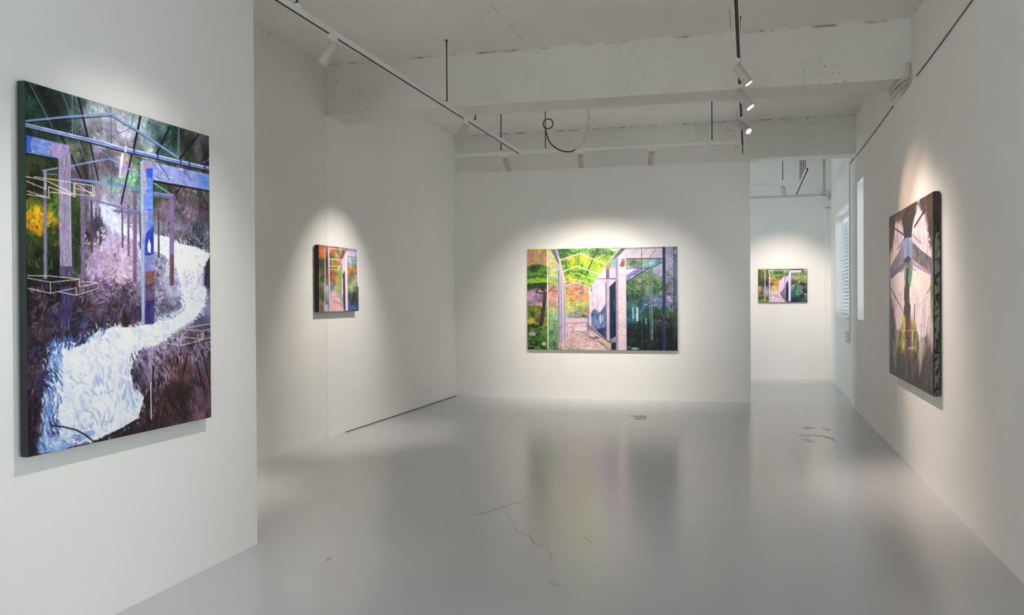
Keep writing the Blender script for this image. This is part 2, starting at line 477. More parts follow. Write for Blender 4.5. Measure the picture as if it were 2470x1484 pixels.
# ------------------------------------------------------------------ spotlights
def spotlight(label, at, target, power, col=(1.0, 0.93, 0.82), angle=52, blend=1.0, lens=None, along='y', group='white cylinder spotlights on the tracks', size=1.0):
    x, y = at
    root = thing('spotlight', label, 'spotlight', (x, y, TZ), 0.0, group)
    ax = (0.055, 0.015) if along == 'x' else (0.015, 0.055)
    box('adapter', (-ax[0], -ax[1], -0.022), (ax[0], ax[1], 0.004), M_white, root, bev=0.003)
    piv = Vector((0, 0, -0.075))
    tube('stem', [(0, 0, -0.02), (0, 0, -0.05), piv], 0.009, M_white, root, 12)
    d = (Vector(target) - (Vector((x, y, TZ)) + piv)).normalized()
    q = d.to_track_quat('Z', 'Y')
    R_, Lb = 0.040 * size, 0.185 * size
    prof = [(0, -0.03), (R_ - 0.004, -0.03), (R_, -0.026), (R_, Lb - 0.032), (R_ - 0.002, Lb - 0.03), (R_ - 0.005, Lb - 0.03), (R_ - 0.007, Lb - 0.036)]
    b = from_bm('body', bm_lathe(prof, 28), M_head, root)
    b.location = piv; b.rotation_euler = q.to_euler()
    for p in b.data.polygons: p.use_smooth = abs(p.normal.z) < 0.5
    ln = from_bm('lens', bm_lathe([(0, Lb - 0.035), (R_ - 0.007, Lb - 0.036)], 24), lens or M_lens, root)
    ln.location = piv; ln.rotation_euler = q.to_euler()
    ld = bpy.data.lights.new('lamp', 'SPOT')
    ld.energy = power * LAMP; ld.color = col; ld.spot_size = math.radians(angle); ld.spot_blend = blend
    ld.shadow_soft_size = 0.022
    lo = bpy.data.objects.new('lamp', ld); COL.objects.link(lo); lo.parent = root
    lo.location = piv + d * (Lb - 0.02); lo.rotation_euler = d.to_track_quat('-Z', 'Y').to_euler()
    return root
WARM, NEUT, PEACH, PINK = (1.0, 0.89, 0.73), (1.0, 0.93, 0.87), (1.0, 0.64, 0.45), (1.0, 0.87, 0.80)
spotlight('white spotlight nearest on the left track tilted down to the left', (-3.0, 6.2), (-4.6, 6.15, 1.2), 170, NEUT, 66)
spotlight('white spotlight on the left track just under the near beam', (-3.0, 9.45), (-4.6, 9.60, 0.95), 98, NEUT, 70, size=0.9)
spotlight('white spotlight on the cross track tipped forward, beside the end of the left track', (-3.2, 11.90), (-2.75, 13.97, 1.0), 64, NEUT, 76, along='x')
spotlight('white spotlight hanging upright on the cross track under the cable loop', (-2.17, 11.90), (-2.3, 13.97, 1.5), 90, WARM, 64, along='x')
spotlight('white spotlight hanging upright on the cross track, nearest the right track', (-1.23, 11.90), (-1.75, 13.97, 1.0), 64, NEUT, 76, along='x')
spotlight('lit white spotlight on the right track in front of the beam, nearest of its row', (-0.085, 7.72), (1.43, 7.65, 1.2), 26, PINK, 62, lens=M_lens)
spotlight('largest lit white spotlight on the right track at the underside of the beam', (-0.085, 8.66), (1.43, 8.25, 1.35), 76, PINK, 68, size=1.1)
spotlight('lit white spotlight with a peach glow on the right track behind the beam', (-0.075, 10.2), (1.43, 8.45, 1.6), 64, PEACH, 60, blend=0.9, lens=M_lens_o, size=0.95)
spotlight('white spotlight hanging from the cross track in the far bay', (0.565, 16.25), (0.62, 18.27, 1.35), 92, (1.0, 0.84, 0.76), 68, along='x')
# lamps nearer the camera: one lights the waterfall painting, two unseen ones are added for bounce
track('short white track above the near end of the left wall', (-1.35, 1.0), (-1.35, 4.2), TZ, [0.4, 2.8])
spotlight('white spotlight above the near left wall aimed at the waterfall painting', (-1.35, 3.75), (-3.05, 4.0, 1.2), 64, (1.0, 0.95, 0.92), 70)
spotlight('unseen fill spotlight added on the right track behind the viewer turned to the left wall', (-0.08, 2.2), (-3.05, -0.4, 0.9), 80, NEUT, 90)
spotlight('unseen fill spotlight added on the right track behind the viewer turned to the near wall', (-0.08, 1.3), (-0.5, -3.5, 0.9), 80, NEUT, 90)


# ------------------------------------------------------------------ cables and conduits
cz = 11.75
coil = [(-2.58 + 0.066 * math.sin(t), cz + 0.006 * math.cos(3 * t), 3.895 + 0.066 * math.cos(t)) for t in np.linspace(0.4, 2 * math.pi * 2 + 3.6, 40)]
loop = smooth_path([(-2.62, cz, 3.83), (-2.60, cz, 3.76), (-2.564, cz, 3.66), (-2.49, cz, 3.58), (-2.40, cz, 3.53), (-2.30, cz, 3.512), (-2.229, cz, 3.531), (-2.15, cz, 3.59), (-2.09, cz, 3.698), (-2.05, cz, 3.84), (-2.035, cz, 3.96), (-2.046, cz, 4.066), (-2.08, cz, CZ)], 6)
cable = thing('hanging_cable', 'loose grey cable coiled on a rod and looping up to the ceiling', 'cable', (0, 0, 0))
tube('coil', coil, 0.0075, M_cable_d, cable, 8)
tube('cable_loop', loop[:38], 0.0095, M_cable_d, cable, 8)
tube('cable_drop', loop[37:], 0.0105, M_cable_w, cable, 8)
# thin cable clipped along the top edge of the right lining, going round the beam
run = smooth_path([(1.424, 5.0, 3.506), (1.424, 6.5, 3.508), (1.424, 7.8, 3.500), (1.424, 8.6, 3.503)], 8)
edge_cable = thing('edge_cable', 'thin dark cable along the top edge of the right wall', 'cable')
tube('cable_run', run, 0.0055, M_cable_d, edge_cable, 6)
tube('cable_run', smooth_path([(1.420, 9.9, 3.507), (1.420, 11.5, 3.500), (1.420, 13.9, 3.512)], 8), 0.0055, M_cable_d, edge_cable, 6)
conduit = thing('beam_conduit', 'white conduits bending under the end of the near beam by right wall', 'pipe')
tube('conduit_pipe', smooth_path([(1.47, 9.32, 3.80), (1.468, 9.31, 3.70), (1.455, 9.315, 3.655), (1.42, 9.32, 3.63), (1.395, 9.36, 3.625), (1.385, 9.46, 3.625), (1.385, 9.84, 3.62)], 6), 0.016, M_pipe, conduit, 12)
tube('conduit_pipe', smooth_path([(1.475, 9.28, 3.62), (1.45, 9.285, 3.60), (1.42, 9.30, 3.585), (1.405, 9.38, 3.575), (1.405, 9.90, 3.57)], 6), 0.012, M_pipe, conduit, 12)
drop = thing('wall_conduit', 'white conduit dropping down the end of the right wall to a switch box', 'pipe')
tube('conduit_pipe', smooth_path([(1.425, 13.70, 3.535), (1.425, 13.93, 3.533), (1.428, 14.02, 3.50), (1.430, 14.045, 3.43), (1.430, 14.045, 3.2), (1.430, 14.045, 2.0), (1.430, 14.045, 1.08)], 6), 0.018, M_pipe, drop, 12)
tube('conduit_pipe', [(1.448, 14.05, 0.90), (1.448, 14.05, 0.0)], 0.014, M_pipe, drop, 12)
sw = thing('switch_box', 'small white metal switch box under the conduit beside the slot window', 'switch box', (1.44, 14.12, 0.90))
box('case', (-0.07, -0.055, 0.0), (0.06, 0.055, 0.178), M_white, sw, bev=0.005)
for k in range(3):
    box('knockout', (-0.074, -0.016, 0.025 + k * 0.052), (-0.068, 0.016, 0.050 + k * 0.052), M_shade, sw, bev=0.002)
far_pipe = thing('ledge_pipe', 'white pipe run across the top of the far wall with an elbow at the corner', 'pipe')
tube('conduit_pipe', smooth_path([(-1.5, 18.185, 3.515), (0.5, 18.185, 3.515), (1.32, 18.185, 3.525), (1.37, 18.17, 3.53)], 5), 0.016, M_pipe, far_pipe, 10)
tube('elbow', smooth_path([(1.33, 18.15, 3.55), (1.38, 18.14, 3.575), (1.43, 18.13, 3.56), (1.45, 18.13, 3.50), (1.45, 18.13, 3.44)], 5), 0.028, M_pipe, far_pipe, 12)

# ------------------------------------------------------------------ painter: brush strokes laid down into a vertex-colour canvas
class Canvas:
    def __init__(self, size, nx, ny, seed):
        self.W, self.H = size; self.nx, self.ny = nx, ny
        self.dx, self.dy = self.W / (nx - 1), self.H / (ny - 1)
        self.rng = np.random.default_rng(seed)
        self.X = np.linspace(0, self.W, nx)[None, :]; self.Y = np.linspace(0, self.H, ny)[:, None]
        self.buf = np.zeros((ny, nx, 3))
    def noise(self, scale, n=3):
        out = np.zeros((self.ny, self.nx)); amp = 1.0; tot = 0
        for _ in range(n):
            gx, gy = int(self.W / scale) + 3, int(self.H / scale) + 3
            g = self.rng.random((gy, gx)); fx, fy = self.X / scale, self.Y / scale
            ix, iy = fx.astype(int), fy.astype(int); tx, ty = fx - ix, fy - iy
            tx, ty = tx * tx * (3 - 2 * tx), ty * ty * (3 - 2 * ty)
            a = g[iy, ix] * (1 - tx) + g[iy, ix + 1] * tx; b = g[iy + 1, ix] * (1 - tx) + g[iy + 1, ix + 1] * tx
            out += amp * (a * (1 - ty) + b * ty); tot += amp; amp *= 0.55; scale *= 0.5
        return out / tot
    def underpaint(self, ctrl, warp=0.02, mottle=0.09):
        c = np.array(ctrl, float); px, py = c[:, 0] * self.W, c[:, 1] * self.H
        Xw = self.X + (self.noise(0.12) - 0.5) * warp * 4; Yw = self.Y + (self.noise(0.12) - 0.5) * warp * 4
        num = np.zeros((self.ny, self.nx, 3)); den = np.zeros((self.ny, self.nx))
        for i in range(len(c)):
            w = 1.0 / ((Xw - px[i]) ** 2 + (Yw - py[i]) ** 2 + 2e-4) ** 2.2
            num += w[..., None] * c[i, 2:5]; den += w
        self.buf = num / den[..., None]
        m = self.noise(mottle, 4) - 0.5
        amp = 1.6 * np.clip(1.15 - self.buf.mean(-1) / 210, 0.12, 1)
        self.buf = np.clip(self.buf * (1 + amp * np.sign(m) * np.abs(m) ** 0.8)[..., None], 4, 250)
        self.under = self.buf.copy()
    def win(self, x0, x1, y0, y1):
        i0, i1 = max(0, int(x0 / self.dx) - 2), min(self.nx, int(x1 / self.dx) + 3)
        j0, j1 = max(0, int(y0 / self.dy) - 2), min(self.ny, int(y1 / self.dy) + 3)
        return i0, i1, j0, j1
    def lay(self, w, mask, col):
        i0, i1, j0, j1 = w
        b = self.buf[j0:j1, i0:i1]
        b += (np.asarray(col, float) - b) * mask[..., None]
    def stroke(self, x, y, ln, wd, ang, col, alpha=0.85, clip=None):
        ca, sa = math.cos(ang), math.sin(ang)
        ex, ey = abs(ca) * ln / 2 + abs(sa) * wd / 2, abs(sa) * ln / 2 + abs(ca) * wd / 2
        w = self.win(x - ex, x + ex, y - ey, y + ey); i0, i1, j0, j1 = w
        if i1 <= i0 or j1 <= j0: return
        dx, dy = self.X[:, i0:i1] - x, self.Y[j0:j1] - y
        u = (dx * ca + dy * sa) / (ln / 2); v = (-dx * sa + dy * ca + 0.18 * wd * u * u) / (wd / 2)
        m = np.clip((1.0 - (u * u + v * v)) * 1.8, 0, 1) * alpha
        if clip is not None: m = m * clip[j0:j1, i0:i1]
        self.lay(w, m, col)
    def jit(self, c, j):
        return np.clip(np.asarray(c, float) + self.rng.normal(0, j) + self.rng.normal(0, j * 0.4, 3), 4, 252)
    def texture(self, n, ln, wd, j, ang0=None, turn=3.0):
        fld = self.noise(0.22, 2)
        for _ in range(n):
            x, y = self.rng.random() * self.W, self.rng.random() * self.H
            i, k = min(self.nx - 1, int(x / self.dx)), min(self.ny - 1, int(y / self.dy))
            a = (fld[k, i] * 2 * math.pi * turn if ang0 is None else math.radians(ang0) + (fld[k, i] - .5) * turn) + self.rng.normal(0, 0.35)
            f = self.rng.uniform(0.5, 1.5)
            col = self.under[k, i]
            lum = col.mean() / 128
            self.stroke(x, y, ln * f, wd * self.rng.uniform(0.6, 1.4), a, self.jit(col, j * (0.45 + 0.55 * min(lum, 1.3))))
    def poly(self, pts, col, j, alpha, strokes):
        P = np.array(pts, float) * [self.W, self.H]
        w = self.win(P[:, 0].min(), P[:, 0].max(), P[:, 1].min(), P[:, 1].max()); i0, i1, j0, j1 = w
        if i1 <= i0 or j1 <= j0: return
        X, Y = self.X[:, i0:i1] + 0 * self.Y[j0:j1], self.Y[j0:j1] + 0 * self.X[:, i0:i1]
        best = np.full(X.shape, 1e9); sd = np.full(X.shape, 1e9); inside = np.zeros(X.shape, bool)
        for (ax, ay), (bx, by) in zip(P, np.roll(P, -1, 0)):
            ex, ey = bx - ax, by - ay; L2 = ex * ex + ey * ey + 1e-12
            t = np.clip(((X - ax) * ex + (Y - ay) * ey) / L2, 0, 1)
            d = np.hypot((X - ax - t * ex), (Y - ay - t * ey))
            s = 0.6 * (abs(ey) * self.dx + abs(ex) * self.dy) / math.sqrt(L2)
            q = d / s; m = q < best; best = np.where(m, q, best)
            cr = ((ay > Y) != (by > Y)) & (X < ex * (Y - ay) / (ey if abs(ey) > 1e-9 else 1e-9) + ax)
            inside ^= cr
        mask = np.clip(0.5 + np.where(inside, best, -best) * 0.5, 0, 1)
        nz = (self.noise(0.05, 2)[j0:j1, i0:i1] - 0.5) * j * 2.2
        b = self.buf[j0:j1, i0:i1]
        b += (np.clip(np.asarray(col, float) + nz[..., None], 3, 252) - b) * (mask * alpha)[..., None]
        if strokes:
            full = np.zeros((self.ny, self.nx)); full[j0:j1, i0:i1] = mask * alpha
            n, ln, wd, ang = strokes; ii, kk = np.nonzero(mask.T > 0.5)
            if len(ii):
                for q in self.rng.integers(0, len(ii), n):
                    self.stroke((ii[q] + i0) * self.dx, (kk[q] + j0) * self.dy, ln * self.rng.uniform(.5, 1.4), wd * self.rng.uniform(.6, 1.5),
                                math.radians(ang) + self.rng.normal(0, 0.22), self.jit(col, j * 1.25), 0.75, full)
    def mask_of(self, pts):
        P = np.array(pts, float) * [self.W, self.H]
        X, Y = self.X + 0 * self.Y, self.Y + 0 * self.X
        inside = np.zeros(X.shape, bool)
        for (ax, ay), (bx, by) in zip(P, np.roll(P, -1, 0)):
            inside ^= ((ay > Y) != (by > Y)) & (X < (bx - ax) * (Y - ay) / ((by - ay) if abs(by - ay) > 1e-9 else 1e-9) + ax)
        return inside, P
    def touch(self, pts, pal, n, ln, wd, ang, spread, edge, base):
        """short brush touches from a palette inside an outline; edge lets them break the outline by that many metres"""
        inside, P = self.mask_of(pts)
        if base is not None:
            self.poly(pts, base, 14, 1.0, None)
        ii, kk = np.nonzero(inside.T)
        if not len(ii): return
        pal = np.array(pal, float); fld = self.noise(0.10, 3); sel = self.noise(0.08, 3)
        sel = np.clip((sel - 0.30) / 0.40, 0, 0.999)
        for q in self.rng.integers(0, len(ii), n):
            x, y = ii[q] * self.dx, kk[q] * self.dy
            c = pal[int((sel[kk[q], ii[q]] * 0.72 + self.rng.random() * 0.28) * len(pal)) % len(pal)]
            self.stroke(x, y, ln * self.rng.uniform(.2, 1.1), wd * self.rng.uniform(.5, 1.9), math.radians(ang) + (fld[kk[q], ii[q]] - .5) * 6 * spread + self.rng.normal(0, .3 * spread), self.jit(c, 9), 0.8)
        if edge:
            for (ax, ay), (bx, by) in zip(P, np.roll(P, -1, 0)):
                L = math.hypot(bx - ax, by - ay)
                for _ in range(int(L / 0.008)):
                    t = self.rng.random(); o = self.rng.normal(0, edge * 0.45)
                    x, y = ax + (bx - ax) * t - (by - ay) / L * o, ay + (by - ay) * t + (bx - ax) / L * o
                    c = pal[self.rng.integers(0, len(pal))]
                    self.stroke(x, y, ln * self.rng.uniform(.3, .9), wd * self.rng.uniform(.4, 1.0), math.radians(ang) + self.rng.normal(0, .5), self.jit(c, 9), 0.75)
    def line(self, x0, y0, x1, y1, wd, col):
        x0, x1, y0, y1 = x0 * self.W, x1 * self.W, y0 * self.H, y1 * self.H
        ex, ey = x1 - x0, y1 - y0; L = math.hypot(ex, ey) + 1e-9
        s = (abs(ey) * self.dx + abs(ex) * self.dy) / L
        r = max(wd / 2, 0.5 * s); amp = min(1.0, wd / s)
        px, py = abs(ey) / L * r, abs(ex) / L * r
        w = self.win(min(x0, x1) - px, max(x0, x1) + px, min(y0, y1) - py, max(y0, y1) + py); i0, i1, j0, j1 = w
        if i1 <= i0 or j1 <= j0: return
        X, Y = self.X[:, i0:i1], self.Y[j0:j1]
        t = ((X - x0) * ex + (Y - y0) * ey) / (L * L)
        d = np.abs((X - x0) * ey - (Y - y0) * ex) / L
        m = np.clip((r - d) / s + 0.5, 0, 1) * np.clip((0.5 - np.abs(t - 0.5)) * L / max(self.dx, self.dy) * 2 + 1.0, 0, 1) * (0.35 + 0.65 * amp if amp < 1 else 1)
        nz = 1 + (self.noise_line[j0:j1, i0:i1] - 0.5) * 0.25
        b = self.buf[j0:j1, i0:i1]
        b += (np.clip(np.asarray(col, float) * nz[..., None], 3, 252) - b) * m[..., None]
    def paint(self, spec, strokes):
        _, ctrl, ops = spec
        self.underpaint(ctrl)
        for s in strokes: self.texture(*s)
        self.noise_line = self.noise(0.04, 2)
        for op in ops:
            if op[0] == 'l': self.line(*op[1], op[2] / 1000, op[3])
            elif op[0] == 't': self.touch(*op[1:])
            else: self.poly(*op[1:])
    def mesh(self, name, parent, mat, gain, y, inset=0.003, gamma=1.0):
        """front of the canvas as a fine grid in the local XZ plane, facing -Y, rounded back at its rim"""
        X = (self.X - self.W / 2) * (1 - 2 * inset / self.W) + 0 * self.Y; Z = (self.Y - self.H / 2) * (1 - 2 * inset / self.H) + self.H / 2 + 0 * self.X
        V = np.stack([X, np.full_like(X, y), Z], -1).reshape(-1, 3)
        nx, ny = self.nx, self.ny
        I = np.arange(nx * ny).reshape(ny, nx)
        F = np.stack([I[:-1, :-1], I[:-1, 1:], I[1:, 1:], I[1:, :-1]], -1).reshape(-1, 4)
        me = bpy.data.meshes.new(name)
        me.vertices.add(len(V)); me.vertices.foreach_set('co', V.ravel())
        me.loops.add(F.size); me.loops.foreach_set('vertex_index', F.ravel().astype(np.int32))
        me.polygons.add(len(F)); me.polygons.foreach_set('loop_start', np.arange(0, F.size, 4, dtype=np.int32))
        me.update(calc_edges=True)
        c = np.clip(lin(self.buf) ** gamma * gain, 0.002, 0.9)
        at = me.attributes.new('paint', 'FLOAT_COLOR', 'POINT')
        at.data.foreach_set('color', np.concatenate([c.reshape(-1, 3), np.ones((nx * ny, 1))], 1).astype(np.float32).ravel())
        me.validate()
        return link(name, me, parent, mat)

M_paint = paint_material('oil_paint')
def edge_mat(name, top, bot):
    q = NT(name)
    tc = q.n('ShaderNodeTexCoord'); sp = q.n('ShaderNodeSeparateXYZ'); q.l(tc.outputs['Generated'], sp.inputs['Vector'])
    no = q.n('ShaderNodeTexNoise', Scale=9.0, Detail=3.0); q.l(tc.outputs['Object'], no.inputs['Vector'])
    ad = q.n('ShaderNodeMath', operation='MULTIPLY_ADD'); q.l(no.outputs['Fac'], ad.inputs[0]); ad.inputs[1].default_value = 0.35; q.l(sp.outputs['Z'], ad.inputs[2])
    mx = q.n('ShaderNodeMix', data_type='RGBA'); q.l(ad.outputs[0], mx.inputs['Factor'])
    mx.inputs['A'].default_value = rgba(bot); mx.inputs['B'].default_value = rgba(top)
    q.l(mx.outputs['Result'], q.b.inputs['Base Color']); q.b.inputs['Roughness'].default_value = 0.6
    return q.m
M_batten = plain('pine_batten', (176, 150, 112), 0.7)

def painting(label, spec, loc, rz, depth, nx, ny, seed, strokes, gain, edge, gamma=1.0):
    W, H = spec[0]
    root = thing('painting', label, 'painting', loc, rz)
    bm = bm_box((-W / 2, -depth, 0), (W / 2, -0.012, H), 0.006, 3)
    from_bm('canvas', bm, edge, root)
    cv = Canvas((W, H), nx, ny, seed); cv.paint(spec, strokes)
    cv.mesh('painted_face', root, M_paint, gain, -depth - 0.0009, gamma=gamma)
    # stretcher bars behind the canvas, touching the wall
    b = 0.045
    for lo, hi in (((-W / 2 + .02, -0.013, .02), (-W / 2 + .02 + b, 0, H - .02)), ((W / 2 - .02 - b, -0.013, .02), (W / 2 - .02, 0, H - .02)),
                   ((-W / 2 + .02 + b, -0.013, .02), (W / 2 - .02 - b, 0, .02 + b)), ((-W / 2 + .02 + b, -0.013, H - .02 - b), (W / 2 - .02 - b, 0, H - .02))):
        box('stretcher_bar', lo, hi, M_batten, root)
    return root
